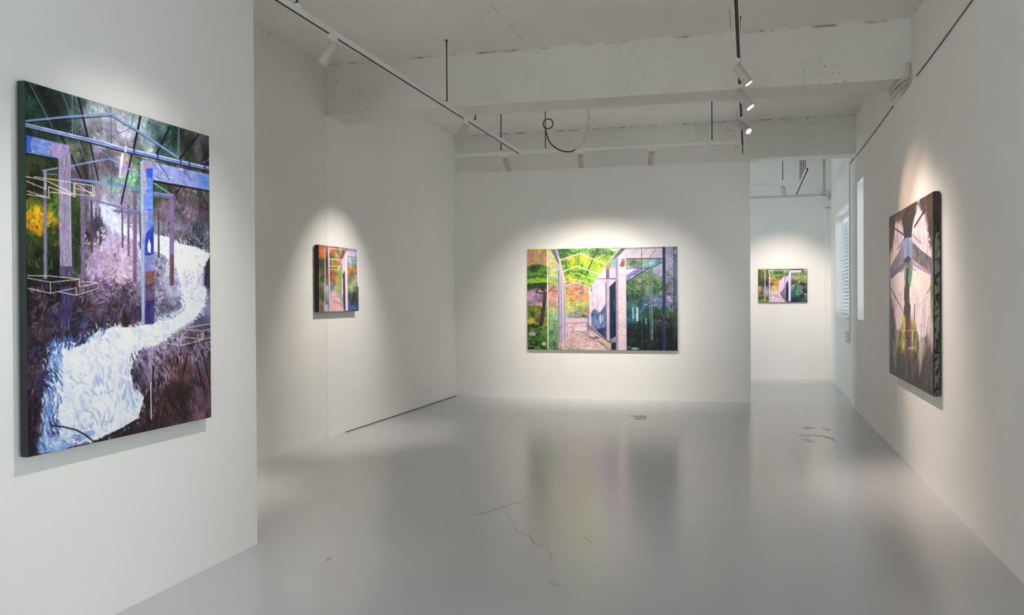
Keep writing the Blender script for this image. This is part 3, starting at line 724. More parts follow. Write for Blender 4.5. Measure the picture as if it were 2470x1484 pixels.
PAINT = {
'left': ((1.37,1.62),[(0.0144,0.9784,28,58,48),(0.0826,0.9743,35,70,55),(0.1726,0.9733,60,85,80),(0.2485,0.9688,95,110,105),(0.3286,0.9764,165,180,185),(0.4345,0.9817,190,200,205),(0.5474,0.9808,170,185,190),(0.6435,0.9827,110,135,140),(0.7713,0.9818,45,75,65),(0.9087,0.9808,70,65,70),(0.9809,0.9691,80,75,85),(0.03,0.9312,30,65,50),(0.1166,0.9231,32,72,60),(0.209,0.9324,70,95,90),(0.2967,0.9284,140,140,150),(0.3795,0.9414,165,165,180),(0.4776,0.9439,170,170,190),(0.5932,0.935,120,140,145),(0.717,0.9255,50,85,75),(0.8235,0.9401,70,80,60),(0.9358,0.941,90,85,95),(0.0121,0.8838,28,55,40),(0.0802,0.8832,35,55,45),(0.2266,0.8818,90,100,95),(0.3468,0.8992,130,130,140),(0.4535,0.8892,165,150,160),(0.5683,0.905,135,140,140),(0.716,0.8978,60,90,80),(0.8774,0.9044,50,65,50),(0.9781,0.9024,45,60,45),(0.0099,0.795,45,50,25),(0.0779,0.7923,50,55,30),(0.2447,0.8366,70,75,65),(0.3239,0.8224,105,95,110),(0.4077,0.8201,115,95,115),(0.4738,0.8279,140,125,145),(0.5425,0.836,90,110,85),(0.2236,0.7745,110,95,110),(0.3225,0.7733,110,110,120),(0.4061,0.7697,100,130,120),(0.4951,0.7917,110,150,125),(0.5407,0.7836,80,110,95),(0.0085,0.7397,70,65,25),(0.0505,0.733,50,50,20),(0.1297,0.7412,60,60,30),(0.0343,0.7647,35,45,22),(0.1129,0.7851,35,45,25),(0.7898,0.7673,130,110,125),(0.9,0.7629,125,105,120),(0.9567,0.7387,80,70,85),(0.8416,0.701,120,105,120),(0.7861,0.6691,110,110,125),(0.924,0.6491,95,110,125),(0.7125,0.8013,90,90,70),(0.846,0.8151,120,100,110),(0.9609,0.8416,90,90,75),(0.6839,0.7168,105,90,105),(0.9844,0.6967,75,65,80),(0.6602,0.7554,70,95,60),(0.0233,0.6637,90,85,20),(0.0396,0.6427,190,150,20),(0.0913,0.6352,170,140,25),(0.022,0.6138,175,130,15),(0.0044,0.5742,35,45,18),(0.0904,0.6012,60,80,25),(0.1188,0.6714,60,85,25),(0.2012,0.6545,45,70,25),(0.2285,0.6091,40,65,30),(0.2209,0.6796,60,90,30),(0.0368,0.5315,20,35,20),(0.1056,0.5111,20,40,22),(0.2168,0.5377,50,75,45),(0.0025,0.4974,15,25,18),(0.055,0.5768,40,55,20),(0.0074,0.6955,30,40,18),(0.0579,0.6889,45,60,20),(0.2996,0.6859,150,140,165),(0.3609,0.6785,190,200,225),(0.4238,0.6455,210,215,235),(0.467,0.6228,170,160,185),(0.3184,0.6386,90,90,105),(0.3792,0.5929,190,175,210),(0.3162,0.5655,185,165,200),(0.4209,0.5573,205,180,205),(0.5106,0.5737,190,175,200),(0.3559,0.5179,195,175,205),(0.4633,0.5081,205,180,205),(0.2941,0.5041,165,145,180),(0.5319,0.5226,180,170,190),(0.2569,0.5868,100,85,90),(0.3412,0.7138,130,115,130),(0.4481,0.7232,130,120,140),(0.2682,0.6354,120,110,120),(0.2731,0.4677,125,100,130),(0.375,0.4565,120,100,130),(0.484,0.4574,125,110,130),(0.3322,0.4196,85,65,85),(0.4604,0.4191,90,75,90),(0.5275,0.393,70,60,85),(0.2142,0.4435,60,45,55),(0.0682,0.4205,40,32,40),(0.0172,0.4206,22,20,25),(0.015,0.3327,50,38,48),(0.0659,0.331,55,42,50),(0.1561,0.3741,60,55,80),(0.2507,0.3723,60,60,90),(0.351,0.3582,50,50,65),(0.4583,0.3558,65,55,60),(0.0128,0.2451,45,33,42),(0.0023,0.1585,35,25,35),(0.0445,0.1656,40,35,60),(-0.0001,0.0609,40,28,35),(0.007,0.0164,45,30,40),(0.055,0.2424,60,50,70),(0.1217,0.4431,35,28,38),(0.271,0.3959,55,42,55),(0.3941,0.3883,60,48,62),(0.2327,0.4199,50,38,50),(0.6785,0.5672,120,130,150),(0.7024,0.5272,190,195,220),(0.7516,0.4595,150,150,175),(0.6984,0.4183,110,110,130),(0.8044,0.446,200,210,235),(0.6721,0.3915,120,120,150),(0.7754,0.3903,110,115,140),(0.6249,0.4585,140,130,150),(0.651,0.499,170,165,190),(0.8305,0.4179,190,200,225),(0.722,0.3636,150,165,200),(0.7444,0.2669,130,120,150),(0.6914,0.2287,140,125,145),(0.6174,0.2462,160,150,175),(0.6395,0.1784,120,105,120),(0.7681,0.1968,95,70,75),(0.8787,0.2324,100,85,105),(0.9637,0.1988,110,95,120),(0.792,0.1258,90,60,50),(0.6864,0.0941,60,40,45),(0.6342,0.0326,50,35,42),(0.8157,0.04,60,42,50),(0.9287,0.0568,95,75,85),(0.9601,0.1118,90,75,90),(0.5881,0.1033,40,32,45),(0.9827,0.3001,100,90,115),(0.881,0.2893,120,110,140),(0.9852,0.3587,110,110,140),(0.5379,0.0177,40,32,40),(0.5562,0.2103,90,85,105),(0.8619,0.1624,85,65,75)],[('t',((0.7274,0.8579),(1.0027,0.9202),(1.004,0.5945),(0.8106,0.6074),(0.7193,0.6373)),((46,36,48),(60,44,60),(84,64,84),(104,84,96),(118,96,118),(132,112,128),(120,130,152),(150,128,148),(176,158,180)),420,0.045,0.009,60,1.0,0.0,None),('t',((0.6996,0.8),(0.9977,0.8011),(0.9952,0.7418),(0.7109,0.76)),((50,66,48),(70,78,60),(66,96,60),(96,84,92),(120,104,118)),130,0.035,0.008,50,1.0,0.0,None),('t',((-0.0051,0.7272),(0.2423,0.7528),(0.2451,0.5149),(0.1229,0.4887),(-0.0055,0.5081)),((22,36,24),(30,48,28),(40,66,38),(58,88,42),(74,100,50),(92,104,46)),260,0.035,0.008,70,1.2,0.0,None),('t',((0.0098,0.6571),(0.0746,0.6678),(0.1054,0.6361),(0.0724,0.5833),(0.0149,0.5968)),((110,110,30),(150,120,24),(190,140,20),(214,160,24),(232,184,40)),90,0.03,0.007,40,1.2,0.0,None),('t',((0.2576,0.6108),(0.3387,0.6338),(0.5343,0.5942),(0.5643,0.445),(0.2931,0.4679),(0.2451,0.5149)),((130,110,140),(164,142,174),(186,164,196),(204,182,208),(216,196,214),(226,206,220)),420,0.035,0.007,30,0.7,0.0,None),('t',((0.018,0.4537),(0.2152,0.4788),(0.5648,0.458),(0.5607,0.3405),(0.3089,0.3228),(0.0999,0.296),(0.015,0.3327)),((34,26,36),(44,32,42),(64,46,58),(72,60,90),(58,66,96),(86,64,78),(104,80,92),(120,98,118)),620,0.04,0.008,20,1.0,0.0,None),('t',((0.2244,0.4671),(0.5652,0.4711),(0.5628,0.3992),(0.2325,0.414)),((46,36,48),(60,44,60),(84,64,84),(104,84,96),(118,96,118),(132,112,128),(120,130,152),(150,128,148),(176,158,180)),260,0.035,0.007,15,0.9,0.0,None),('t',((-0.0016,0.3333),(0.1089,0.3012),(0.0791,0.1737),(0.0488,0.0049),(-0.0063,0.0129)),((34,26,36),(44,32,42),(64,46,58),(72,60,90),(58,66,96),(86,64,78),(104,80,92),(120,98,118)),240,0.045,0.008,75,0.9,0.0,None),('t',((0.6341,0.5789),(0.8076,0.5301),(0.8598,0.4604),(0.8006,0.3481),(0.6255,0.3388)),((96,84,108),(122,110,136),(150,146,176),(176,170,196),(200,196,218),(214,214,234)),330,0.035,0.007,15,0.8,0.0,None),('t',((0.6212,0.629),(0.7188,0.6263),(0.7574,0.6118),(0.8935,0.6013),(1.0035,0.5827),(0.9786,0.5567),(0.9541,0.534),(0.9395,0.4611),(0.8049,0.46),(0.7674,0.529),(0.691,0.565),(0.6243,0.5785)),((200,210,236),(216,222,240),(230,233,246),(238,241,250),(242,244,251)),260,0.045,0.009,-40,0.5,0.03,(230,234,247)),('t',((0.8071,0.5161),(0.9477,0.5193),(0.9395,0.4611),(0.8185,0.4601)),((170,182,220),(188,178,210),(206,214,238),(228,230,244)),60,0.05,0.007,86,0.2,0.0,None),('t',((0.3488,0.6935),(0.3861,0.6779),(0.4679,0.6484),(0.5492,0.6197),(0.5485,0.6014),(0.4449,0.6215),(0.3725,0.6484),(0.34,0.6744)),((200,210,236),(216,222,240),(230,233,246),(238,241,250),(242,244,251)),70,0.04,0.01,-35,0.5,0.02,(208,214,236)),('t',((0.9688,0.5344),(1.0063,0.5769),(1.0075,0.4616),(0.9571,0.4641)),((38,34,48),(50,46,62),(72,66,86)),60,0.035,0.01,80,0.5,0.01,(50,46,62)),('t',((0.8049,0.46),(0.9687,0.4613),(0.9601,0.3956),(0.8836,0.3534),(0.7727,0.3183),(0.6935,0.2868),(0.6329,0.2693),(0.5607,0.27),(0.5226,0.2486),(0.4891,0.2019),(0.5009,0.1499),(0.5645,0.1095),(0.5296,0.047),(0.4256,0.025),(0.2994,0.0081),(0.1459,0.0022),(0.0437,0.0034),(0.0655,0.0524),(0.0653,0.1081),(0.0826,0.1734),(0.0914,0.2401),(0.107,0.2934),(0.1726,0.302),(0.2483,0.2893),(0.3048,0.3206),(0.3924,0.3362),(0.5254,0.3323),(0.6209,0.3455),(0.7477,0.3562),(0.8293,0.3869)),((160,180,220),(184,200,230),(212,204,228),(206,210,234),(200,220,238),(222,222,240),(230,232,246),(236,232,242),(236,238,248),(240,242,250),(244,245,251)),1500,0.042,0.0085,-62,0.7,0.035,(222,226,242)),('t',((0.8049,0.46),(0.9687,0.4613),(0.9601,0.3956),(0.8836,0.3534),(0.6936,0.2896),(0.5466,0.2707),(0.5226,0.2486),(0.3052,0.2023),(0.1523,0.2362),(0.2482,0.2869),(0.3923,0.3324),(0.6207,0.3415),(0.802,0.383)),((200,210,236),(216,222,240),(230,233,246),(238,241,250),(242,244,251)),420,0.045,0.01,-30,0.6,0.02,None),('t',((0.0655,0.0524),(0.0601,0.1087),(0.0829,0.1846),(0.0958,0.2736),(0.1314,0.2717),(0.1218,0.1813),(0.1019,0.1041),(0.1072,0.0358),(0.2403,0.0159),(0.1459,0.0022),(0.0505,0.0035)),((60,64,90),(90,110,160),(120,146,198),(150,176,220),(176,198,230),(214,226,242)),170,0.055,0.007,-72,0.35,0.0,None),('t',((0.0369,0.0033),(0.0533,0.1094),(0.069,0.1857),(0.0853,0.2742),(0.1073,0.307),(0.1532,0.2706),(0.1504,0.1675),(0.1268,0.1014),(0.1458,-0.0012)),((40,48,84),(60,92,150),(96,130,186),(130,164,212),(176,206,236),(206,222,242)),260,0.06,0.008,-75,0.4,0.0,None),('t',((0.0746,0.0),(0.111,0.0466),(0.3002,0.0344),(0.3196,0.0054),(0.1458,-0.0012)),((120,140,190),(150,176,222),(196,210,236),(226,232,244)),120,0.06,0.009,-20,0.5,0.0,None),('t',((0.0853,0.2742),(0.1075,0.3126),(0.1731,0.3205),(0.2684,0.3063),(0.3192,0.3286),(0.3753,0.3329),(0.3287,0.3039),(0.172,0.2835)),((44,44,66),(70,90,140),(120,150,200),(190,208,236)),150,0.045,0.007,60,0.6,0.0,None),('t',((0.2075,0.2093),(0.4538,0.2169),(0.517,0.0844),(0.3412,0.0414),(0.1838,0.0373)),((176,186,222),(190,194,226),(206,206,232)),110,0.06,0.012,-70,0.5,0.0,None),('t',((0.4546,0.2421),(0.5367,0.2556),(0.6424,0.2609),(0.6484,0.151),(0.5691,0.1051),(0.5096,0.1364),(0.4891,0.2019)),((44,34,44),(60,48,60),(110,92,112),(150,140,170),(176,176,204),(206,200,220)),170,0.045,0.007,-84,0.3,0.0,None),('t',((0.6525,0.2644),(0.7723,0.3072),(1.0073,0.314),(0.9971,0.0018),(0.5258,0.0024),(0.5691,0.1051)),((40,28,34),(52,36,42),(70,46,50),(80,60,72),(96,64,54),(92,66,70),(112,88,100),(128,108,124)),620,0.05,0.01,-72,0.45,0.0,None),('t',((0.6525,0.2644),(0.7723,0.3072),(1.0071,0.3111),(0.9927,0.1824),(0.8223,0.2073),(0.6904,0.2018)),((90,74,90),(120,106,126),(150,136,158),(176,160,184)),190,0.045,0.008,-66,0.5,0.0,None),('t',((0.6493,0.1777),(0.792,0.1258),(0.8699,0.013),(0.5491,0.0034),(0.5644,0.1056)),((36,26,32),(44,30,36),(58,40,46)),200,0.06,0.011,-78,0.35,0.0,None),('l',(0.9002,0.2026,0.9583,0.0684),14.9,(46,34,44)),('l',(0.8371,0.2346,0.8098,0.1662),14.8,(46,34,44)),('l',(0.9364,0.2438,0.9903,0.124),15.2,(46,34,44)),('l',(0.6208,0.2062,0.6055,0.049),13.5,(46,34,44)),('l',(0.6044,0.1545,0.605,0.0359),8.3,(214,208,220)),('l',(0.0975,0.0731,0.1476,0.0636),7.2,(35,30,45)),('l',(0.1476,0.0636,0.2123,0.0465),7.3,(35,30,45)),('l',(0.2123,0.0465,0.2504,0.0287),7.7,(35,30,45)),('l',(0.2504,0.0287,0.2912,0.0044),8.0,(35,30,45)),('l',(0.2912,0.0044,0.3297,0.004),7.9,(35,30,45)),('l',(0.3297,0.004,0.4254,0.0188),8.7,(35,30,45)),('l',(0.4254,0.0188,0.527,0.0383),9.1,(35,30,45)),('t',((0.8908,0.1105),(0.9368,0.1138),(0.9715,0.0308),(0.9101,0.0243)),((86,68,80),(105,85,98),(124,104,118)),40,0.05,0.008,-75,0.2,0.0,(105,85,98)),('l',(0.054,1.0011,0.1439,0.8917),14.2,(18,22,30)),('l',(0.1531,0.8758,0.1719,0.8561),11.6,(18,22,30)),('l',(0.234,1.0005,0.2771,0.8919),13.8,(18,22,30)),('l',(0.2888,0.8756,0.3282,0.7705),10.0,(18,22,30)),('l',(0.1974,0.8287,0.2443,0.7678),11.1,(18,22,30)),('l',(0.0065,0.8756,0.0295,0.8577),10.5,(18,22,30)),('l',(0.0977,0.8078,0.1378,0.7806),9.0,(18,22,30)),('l',(0.0169,1.0017,0.1156,0.8944),4.3,(120,140,165)),('l',(0.1565,1.0006,0.1957,0.9439),4.7,(120,140,165)),('l',(0.2055,0.9994,0.2051,0.8917),5.5,(120,140,165)),('l',(0.2768,0.9999,0.2862,0.9654),7.0,(120,140,165)),('l',(0.2964,0.9544,0.3985,0.9096),4.0,(120,140,165)),('l',(0.3984,0.9074,0.4326,0.9235),3.2,(120,140,165)),('l',(0.3293,0.8651,0.3983,0.8437),3.3,(120,140,165)),('l',(0.2321,0.8749,0.2681,0.821),4.3,(120,140,165)),('l',(0.2859,0.9526,0.309,0.903),4.0,(120,140,165)),('l',(0.2131,0.9157,0.2225,0.8922),3.8,(120,140,165)),('l',(0.2477,0.9463,0.2478,0.8918),3.7,(120,140,165)),('l',(0.2854,0.8189,0.2875,0.7704),4.4,(120,140,165)),('l',(0.3353,0.825,0.3446,0.7765),4.6,(120,140,165)),('l',(0.324,0.8665,0.3284,0.8371),4.5,(120,140,165)),('l',(0.3958,1.0015,0.3966,0.9094),4.6,(45,55,80)),('l',(0.3966,0.9094,0.3963,0.7799),4.6,(45,55,80)),('l',(0.004,0.8897,0.1903,0.9297),3.9,(30,36,50)),('l',(0.1903,0.9297,0.3949,0.9728),4.0,(30,36,50)),('l',(0.0012,0.8941,0.1905,0.9369),8.1,(135,155,205)),('l',(0.1905,0.9369,0.3951,0.979),8.9,(135,155,205)),('l',(0.0022,0.8778,0.4311,0.8756),6.3,(28,30,45)),('l',(0.0009,0.8834,0.4314,0.8845),15.8,(150,168,220)),('l',(0.0024,0.8836,0.4314,0.8845),2.7,(60,70,110)),('l',(0.0025,0.8875,0.4315,0.8889),3.5,(200,210,235)),('l',(0.1932,0.7973,0.2889,0.8204),8.1,(130,150,195)),('l',(0.2889,0.8204,0.3984,0.8459),8.1,(130,150,195)),('l',(0.0034,0.8084,0.1354,0.8096),7.2,(20,22,34)),('p',((0.0031,0.8561),(0.185,0.8554),(0.1871,0.814),(0.1402,0.8122),(0.0043,0.8111)),(125,152,212),16,1.0,(80,0.05,0.009,-10)),('p',((0.0031,0.8557),(0.028,0.8555),(0.0172,0.8345),(0.027,0.8144),(0.005,0.8125)),(48,96,196),16,1.0,(30,0.05,0.01,-80)),('p',((0.1113,0.8506),(0.1882,0.8553),(0.192,0.8146),(0.1402,0.8122),(0.1042,0.8166),(0.092,0.823)),(165,150,190),20,1.0,(60,0.03,0.006,-80)),('l',(0.0692,0.7697,0.1379,0.7856),7.1,(140,150,185)),('l',(0.072,0.7631,0.1374,0.7664),5.8,(110,115,145)),('p',((0.1409,0.8208),(0.1872,0.8268),(0.1923,0.607),(0.1927,0.4878),(0.1427,0.4868),(0.1399,0.65)),(150,138,165),24,1.0,(240,0.05,0.004,88)),('p',((0.1876,0.8409),(0.1948,0.8325),(0.1955,0.6541),(0.1983,0.4879),(0.1889,0.4877),(0.188,0.6535)),(150,158,185),12,1.0,None),('p',((0.1434,0.5121),(0.1972,0.5136),(0.1981,0.4808),(0.1444,0.48)),(95,80,120),18,1.0,(20,0.03,0.006,80)),('p',((0.1437,0.4547),(0.1955,0.4551),(0.1941,0.3384),(0.1405,0.34)),(75,68,115),20,0.7,(40,0.05,0.006,85)),('p',((0.0739,0.7715),(0.0879,0.7731),(0.0853,0.4767),(0.0714,0.4765)),(128,122,150),18,1.0,(60,0.05,0.004,88)),('p',((0.2384,0.7524),(0.2618,0.7548),(0.2596,0.4771),(0.2401,0.4768)),(122,106,138),18,1.0,(60,0.05,0.004,88)),('p',((0.2883,0.7116),(0.2983,0.7112),(0.2977,0.555),(0.2876,0.5546)),(78,68,95),14,1.0,None),('p',((0.3118,0.6893),(0.3168,0.6885),(0.3182,0.5984),(0.3131,0.5981)),(70,60,85),14,1.0,None),('p',((0.3301,0.6883),(0.3363,0.6876),(0.3371,0.5786),(0.3309,0.5783)),(80,64,80),14,1.0,None),('p',((0.4473,0.6978),(0.455,0.6971),(0.4556,0.5777),(0.4478,0.5773)),(78,64,92),14,1.0,None),('p',((0.479,0.7131),(0.4902,0.7128),(0.4895,0.5535),(0.4782,0.5531)),(112,100,134),14,1.0,None),('p',((0.5123,0.7612),(0.533,0.7619),(0.5278,0.4707),(0.5071,0.4705)),(122,102,140),14,1.0,None),('p',((0.5472,0.6992),(0.5542,0.6985),(0.5548,0.5781),(0.5477,0.5778)),(60,50,66),14,1.0,None),('p',((0.6537,0.7143),(0.6649,0.7139),(0.6642,0.5559),(0.653,0.5555)),(92,72,92),14,1.0,None),('p',((0.7294,0.7714),(0.7582,0.7727),(0.7518,0.4651),(0.7232,0.4648)),(132,116,156),14,1.0,None),('p',((0.7322,0.5693),(0.7532,0.5701),(0.7518,0.4651),(0.7311,0.4676)),(120,84,84),14,1.0,None),('l',(0.191,0.7615,0.3847,0.7675),9.9,(120,142,188)),('l',(0.3847,0.7675,0.5518,0.7664),10.5,(120,142,188)),('l',(0.6309,0.7647,0.7474,0.7661),11.2,(120,142,188)),('l',(0.2412,0.7169,0.341,0.7076),10.3,(120,125,165)),('l',(0.341,0.7076,0.5611,0.6938),10.6,(120,125,165)),('l',(0.5007,0.7562,0.7524,0.7583),13.2,(125,110,150)),('l',(0.4035,0.688,0.5492,0.6903),8.4,(110,105,140)),('l',(0.629,0.7123,0.6636,0.7111),8.9,(110,100,130)),('l',(0.5585,0.9993,0.516,0.8853),14.5,(18,20,30)),('l',(0.5076,0.8728,0.4453,0.7103),11.3,(18,20,30)),('l',(0.7382,0.9975,0.652,0.8917),13.7,(18,20,30)),('l',(0.9276,0.9965,0.7945,0.893),14.1,(18,20,30)),('l',(0.7611,0.8742,0.7724,0.8658),10.4,(18,20,30)),('l',(0.6773,0.8045,0.6634,0.7841),7.3,(18,20,30)),('l',(0.8147,0.8041,0.7667,0.7773),7.0,(18,20,30)),('l',(0.9987,0.9135,0.9666,0.8915),7.8,(18,20,30)),('l',(0.3957,0.9988,0.3949,0.7376),6.2,(100,122,150)),('l',(0.4004,0.9105,0.5022,0.9526),3.6,(100,122,150)),('l',(0.4003,0.9094,0.4648,0.8919),4.2,(100,122,150)),('l',(0.5158,0.9979,0.5064,0.9566),6.2,(100,122,150)),('l',(0.6406,0.9964,0.6151,0.9407),5.2,(100,122,150)),('l',(0.7914,0.9984,0.79,0.8998),14.3,(100,122,150)),('l',(0.5462,0.9398,0.5507,0.8899),5.2,(100,122,150)),('l',(0.4022,0.8503,0.4641,0.8716),2.8,(100,122,150)),('l',(0.4045,0.8022,0.4585,0.8195),2.9,(100,122,150)),('l',(0.732,0.9529,0.7083,0.9206),4.6,(100,122,150)),('l',(0.3911,0.9734,0.5668,0.9406),5.0,(35,45,60)),('l',(0.5668,0.9406,0.7897,0.8924),5.5,(35,45,60)),('l',(0.3913,0.9782,0.567,0.9452),11.9,(138,160,205)),('l',(0.567,0.9452,0.7899,0.8961),12.5,(138,160,205)),('l',(0.388,0.8743,0.6711,0.8763),8.5,(28,30,45)),('l',(0.6711,0.8763,1.0024,0.8763),9.0,(28,30,45)),('l',(0.3883,0.8824,0.6714,0.8835),18.8,(150,168,222)),('l',(0.6714,0.8835,1.0028,0.8855),20.5,(150,168,222)),('l',(0.3882,0.8813,1.0027,0.8834),3.2,(55,65,110)),('l',(0.3884,0.8857,1.003,0.8902),4.3,(205,215,240)),('l',(0.5182,0.8901,0.521,0.8784),14.7,(60,75,165)),('l',(0.6564,0.891,0.6594,0.8789),15.9,(60,75,165)),('l',(0.8015,0.8927,0.8048,0.88),17.1,(60,75,165)),('l',(0.859,0.8911,0.8624,0.8783),17.7,(60,75,165)),('l',(0.9667,0.8928,0.9703,0.8796),18.7,(60,75,165)),('l',(0.3871,0.8439,0.4627,0.8289),9.6,(132,152,198)),('l',(0.4627,0.8289,0.5541,0.8099),9.8,(132,152,198)),('l',(0.6335,0.7952,0.7434,0.7678),8.0,(132,152,198)),('l',(0.45,0.8564,0.4403,0.7929),17.3,(215,210,220)),('l',(0.4582,0.8686,0.4472,0.827),17.0,(215,210,220)),('l',(0.4766,0.8935,0.4701,0.8746),17.3,(215,210,220)),('l',(0.6294,0.8018,1.002,0.8049),10.8,(20,22,36)),('p',((0.5662,0.8625),(0.9993,0.8643),(1.0006,0.8086),(0.6295,0.8053)),(152,163,214),22,1.0,(140,0.05,0.008,-14)),('p',((0.8944,0.8551),(0.9991,0.8604),(0.9997,0.8124),(0.9277,0.813)),(105,150,222),20,0.8,(30,0.05,0.008,-14)),('l',(0.6663,0.8627,0.7314,0.815),8.9,(105,110,180)),('l',(0.8266,0.8648,0.8687,0.8296),9.7,(105,110,180)),('l',(0.8265,0.8623,0.8305,0.8429),10.7,(105,110,180)),('p',((0.5668,0.86),(0.6292,0.857),(0.6237,0.6318),(0.6206,0.3389),(0.5654,0.3403),(0.5707,0.6288)),(112,146,222),20,1.0,(60,0.04,0.008,2)),('p',((0.5716,0.8606),(0.6244,0.8578),(0.6263,0.8433),(0.5894,0.8257),(0.5867,0.7486),(0.57,0.7471)),(172,152,176),18,1.0,(30,0.03,0.008,5)),('p',((0.5874,0.8361),(0.6263,0.8433),(0.6224,0.8027),(0.6081,0.8092),(0.5888,0.8097)),(58,100,208),16,1.0,None),('p',((0.5758,0.7081),(0.5995,0.7033),(0.5874,0.6297),(0.5724,0.6091)),(175,158,186),20,1.0,(24,0.03,0.007,5)),('p',((0.5826,0.6294),(0.6296,0.6589),(0.6287,0.5653),(0.5753,0.558)),(54,76,182),18,1.0,(30,0.03,0.008,80)),('p',((0.6013,0.6146),(0.6126,0.5939),(0.6093,0.5672),(0.5949,0.5706),(0.5908,0.5903)),(228,222,216),8,1.0,None),('l',(0.6021,0.5696,0.604,0.5537),10.0,(40,40,50)),('p',((0.5753,0.558),(0.6311,0.5627),(0.6291,0.5093),(0.576,0.5081)),(140,140,192),18,1.0,(24,0.03,0.008,5)),('p',((0.576,0.5081),(0.6317,0.512),(0.6327,0.4719),(0.577,0.4687)),(128,96,92),18,1.0,(24,0.03,0.008,3)),('p',((0.577,0.4687),(0.6327,0.4719),(0.6307,0.4159),(0.5751,0.4135)),(100,82,108),18,1.0,(24,0.03,0.008,3)),('p',((0.5752,0.4161),(0.6308,0.4186),(0.6281,0.3414),(0.5725,0.3401)),(66,56,112),18,1.0,(30,0.04,0.008,85)),('p',((0.5549,0.8559),(0.5716,0.8606),(0.5731,0.6289),(0.5701,0.3376),(0.5536,0.338),(0.5541,0.6278)),(165,178,210),14,1.0,(50,0.05,0.004,88)),('l',(0.001,0.7465,0.0782,0.7447),2.9,(226,220,204)),('l',(0.0348,0.7457,0.0366,0.7498),3.5,(226,220,204)),('l',(0.0366,0.7498,0.2938,0.7529),3.1,(226,220,204)),('l',(0.2938,0.7529,0.2999,0.7535),3.1,(226,220,204)),('l',(0.2999,0.7535,0.2992,0.7314),4.5,(226,220,204)),('l',(0.2992,0.7314,0.2143,0.7377),3.3,(226,220,204)),('l',(0.0024,0.7344,0.0828,0.7212),3.1,(226,220,204)),('l',(0.0828,0.7212,0.0835,0.7453),3.9,(226,220,204)),('l',(0.0888,0.7447,0.2099,0.7194),3.3,(226,220,204)),('l',(0.0964,0.6984,0.0955,0.7293),3.9,(226,220,204)),('l',(0.0955,0.7293,0.2136,0.7125),3.2,(226,220,204)),('l',(0.0034,0.709,0.0964,0.6984),3.1,(226,220,204)),('l',(0.0032,0.7,0.0965,0.6993),3.0,(226,220,204)),('l',(0.0987,0.7147,0.3071,0.7235),3.1,(226,220,204)),('l',(0.3071,0.7235,0.308,0.7519),4.4,(226,220,204)),('l',(0.2136,0.7125,0.2147,0.7509),4.2,(226,220,204)),('l',(0.2147,0.7509,0.3051,0.7246),3.5,(226,220,204)),('l',(0.2089,0.7503,0.2081,0.7216),4.2,(226,220,204)),('l',(0.0028,0.4835,0.0997,0.4842),3.0,(226,220,204)),('l',(0.0997,0.4842,0.2321,0.4782),3.1,(226,220,204)),('l',(0.2321,0.4782,0.2314,0.4555),4.3,(226,220,204)),('l',(0.2314,0.4555,0.322,0.4685),3.2,(226,220,204)),('l',(0.322,0.4685,0.3216,0.4525),4.5,(226,220,204)),('l',(0.3216,0.4525,0.2172,0.4316),3.2,(226,220,204)),('l',(0.2172,0.4316,0.2158,0.453),4.2,(226,220,204)),('l',(0.2158,0.453,0.1002,0.4368),3.0,(226,220,204)),('l',(0.1002,0.4368,0.0053,0.4492),3.0,(226,220,204)),('l',(0.0027,0.4769,0.0992,0.467),2.9,(226,220,204)),('l',(0.0992,0.467,0.2301,0.4777),3.0,(226,220,204)),('l',(0.0992,0.467,0.1002,0.4372),4.0,(226,220,204)),('l',(0.1384,0.4408,0.2172,0.4316),3.0,(226,220,204)),('l',(0.2358,0.4723,0.322,0.4685),3.1,(226,220,204)),('l',(0.7764,0.2889,0.7726,0.3199),6.2,(205,200,196)),('l',(0.7726,0.3199,0.9924,0.3323),4.0,(205,200,196)),('l',(0.9924,0.3323,1.0089,0.3281),4.3,(205,200,196)),('l',(0.7721,0.3071,0.6344,0.2994),3.7,(205,200,196)),('l',(0.6344,0.2994,0.6339,0.2846),5.7,(205,200,196)),('l',(0.6339,0.2846,0.7952,0.2634),3.8,(205,200,196)),('l',(0.7952,0.2634,0.7964,0.2933),6.3,(205,200,196)),('l',(0.7964,0.2933,0.8376,0.3153),4.8,(205,200,196)),('l',(0.6344,0.2984,0.7912,0.2873),3.8,(205,200,196)),('l',(0.7952,0.2634,1.0071,0.2855),4.1,(205,200,196)),('l',(0.7726,0.3199,0.9477,0.3092),3.9,(205,200,196)),('l',(0.9477,0.3092,0.9464,0.2797),6.9,(205,200,196)),('l',(0.9477,0.3092,1.0084,0.3155),4.1,(205,200,196)),('l',(0.7964,0.2933,0.9464,0.2797),3.9,(205,200,196))]),
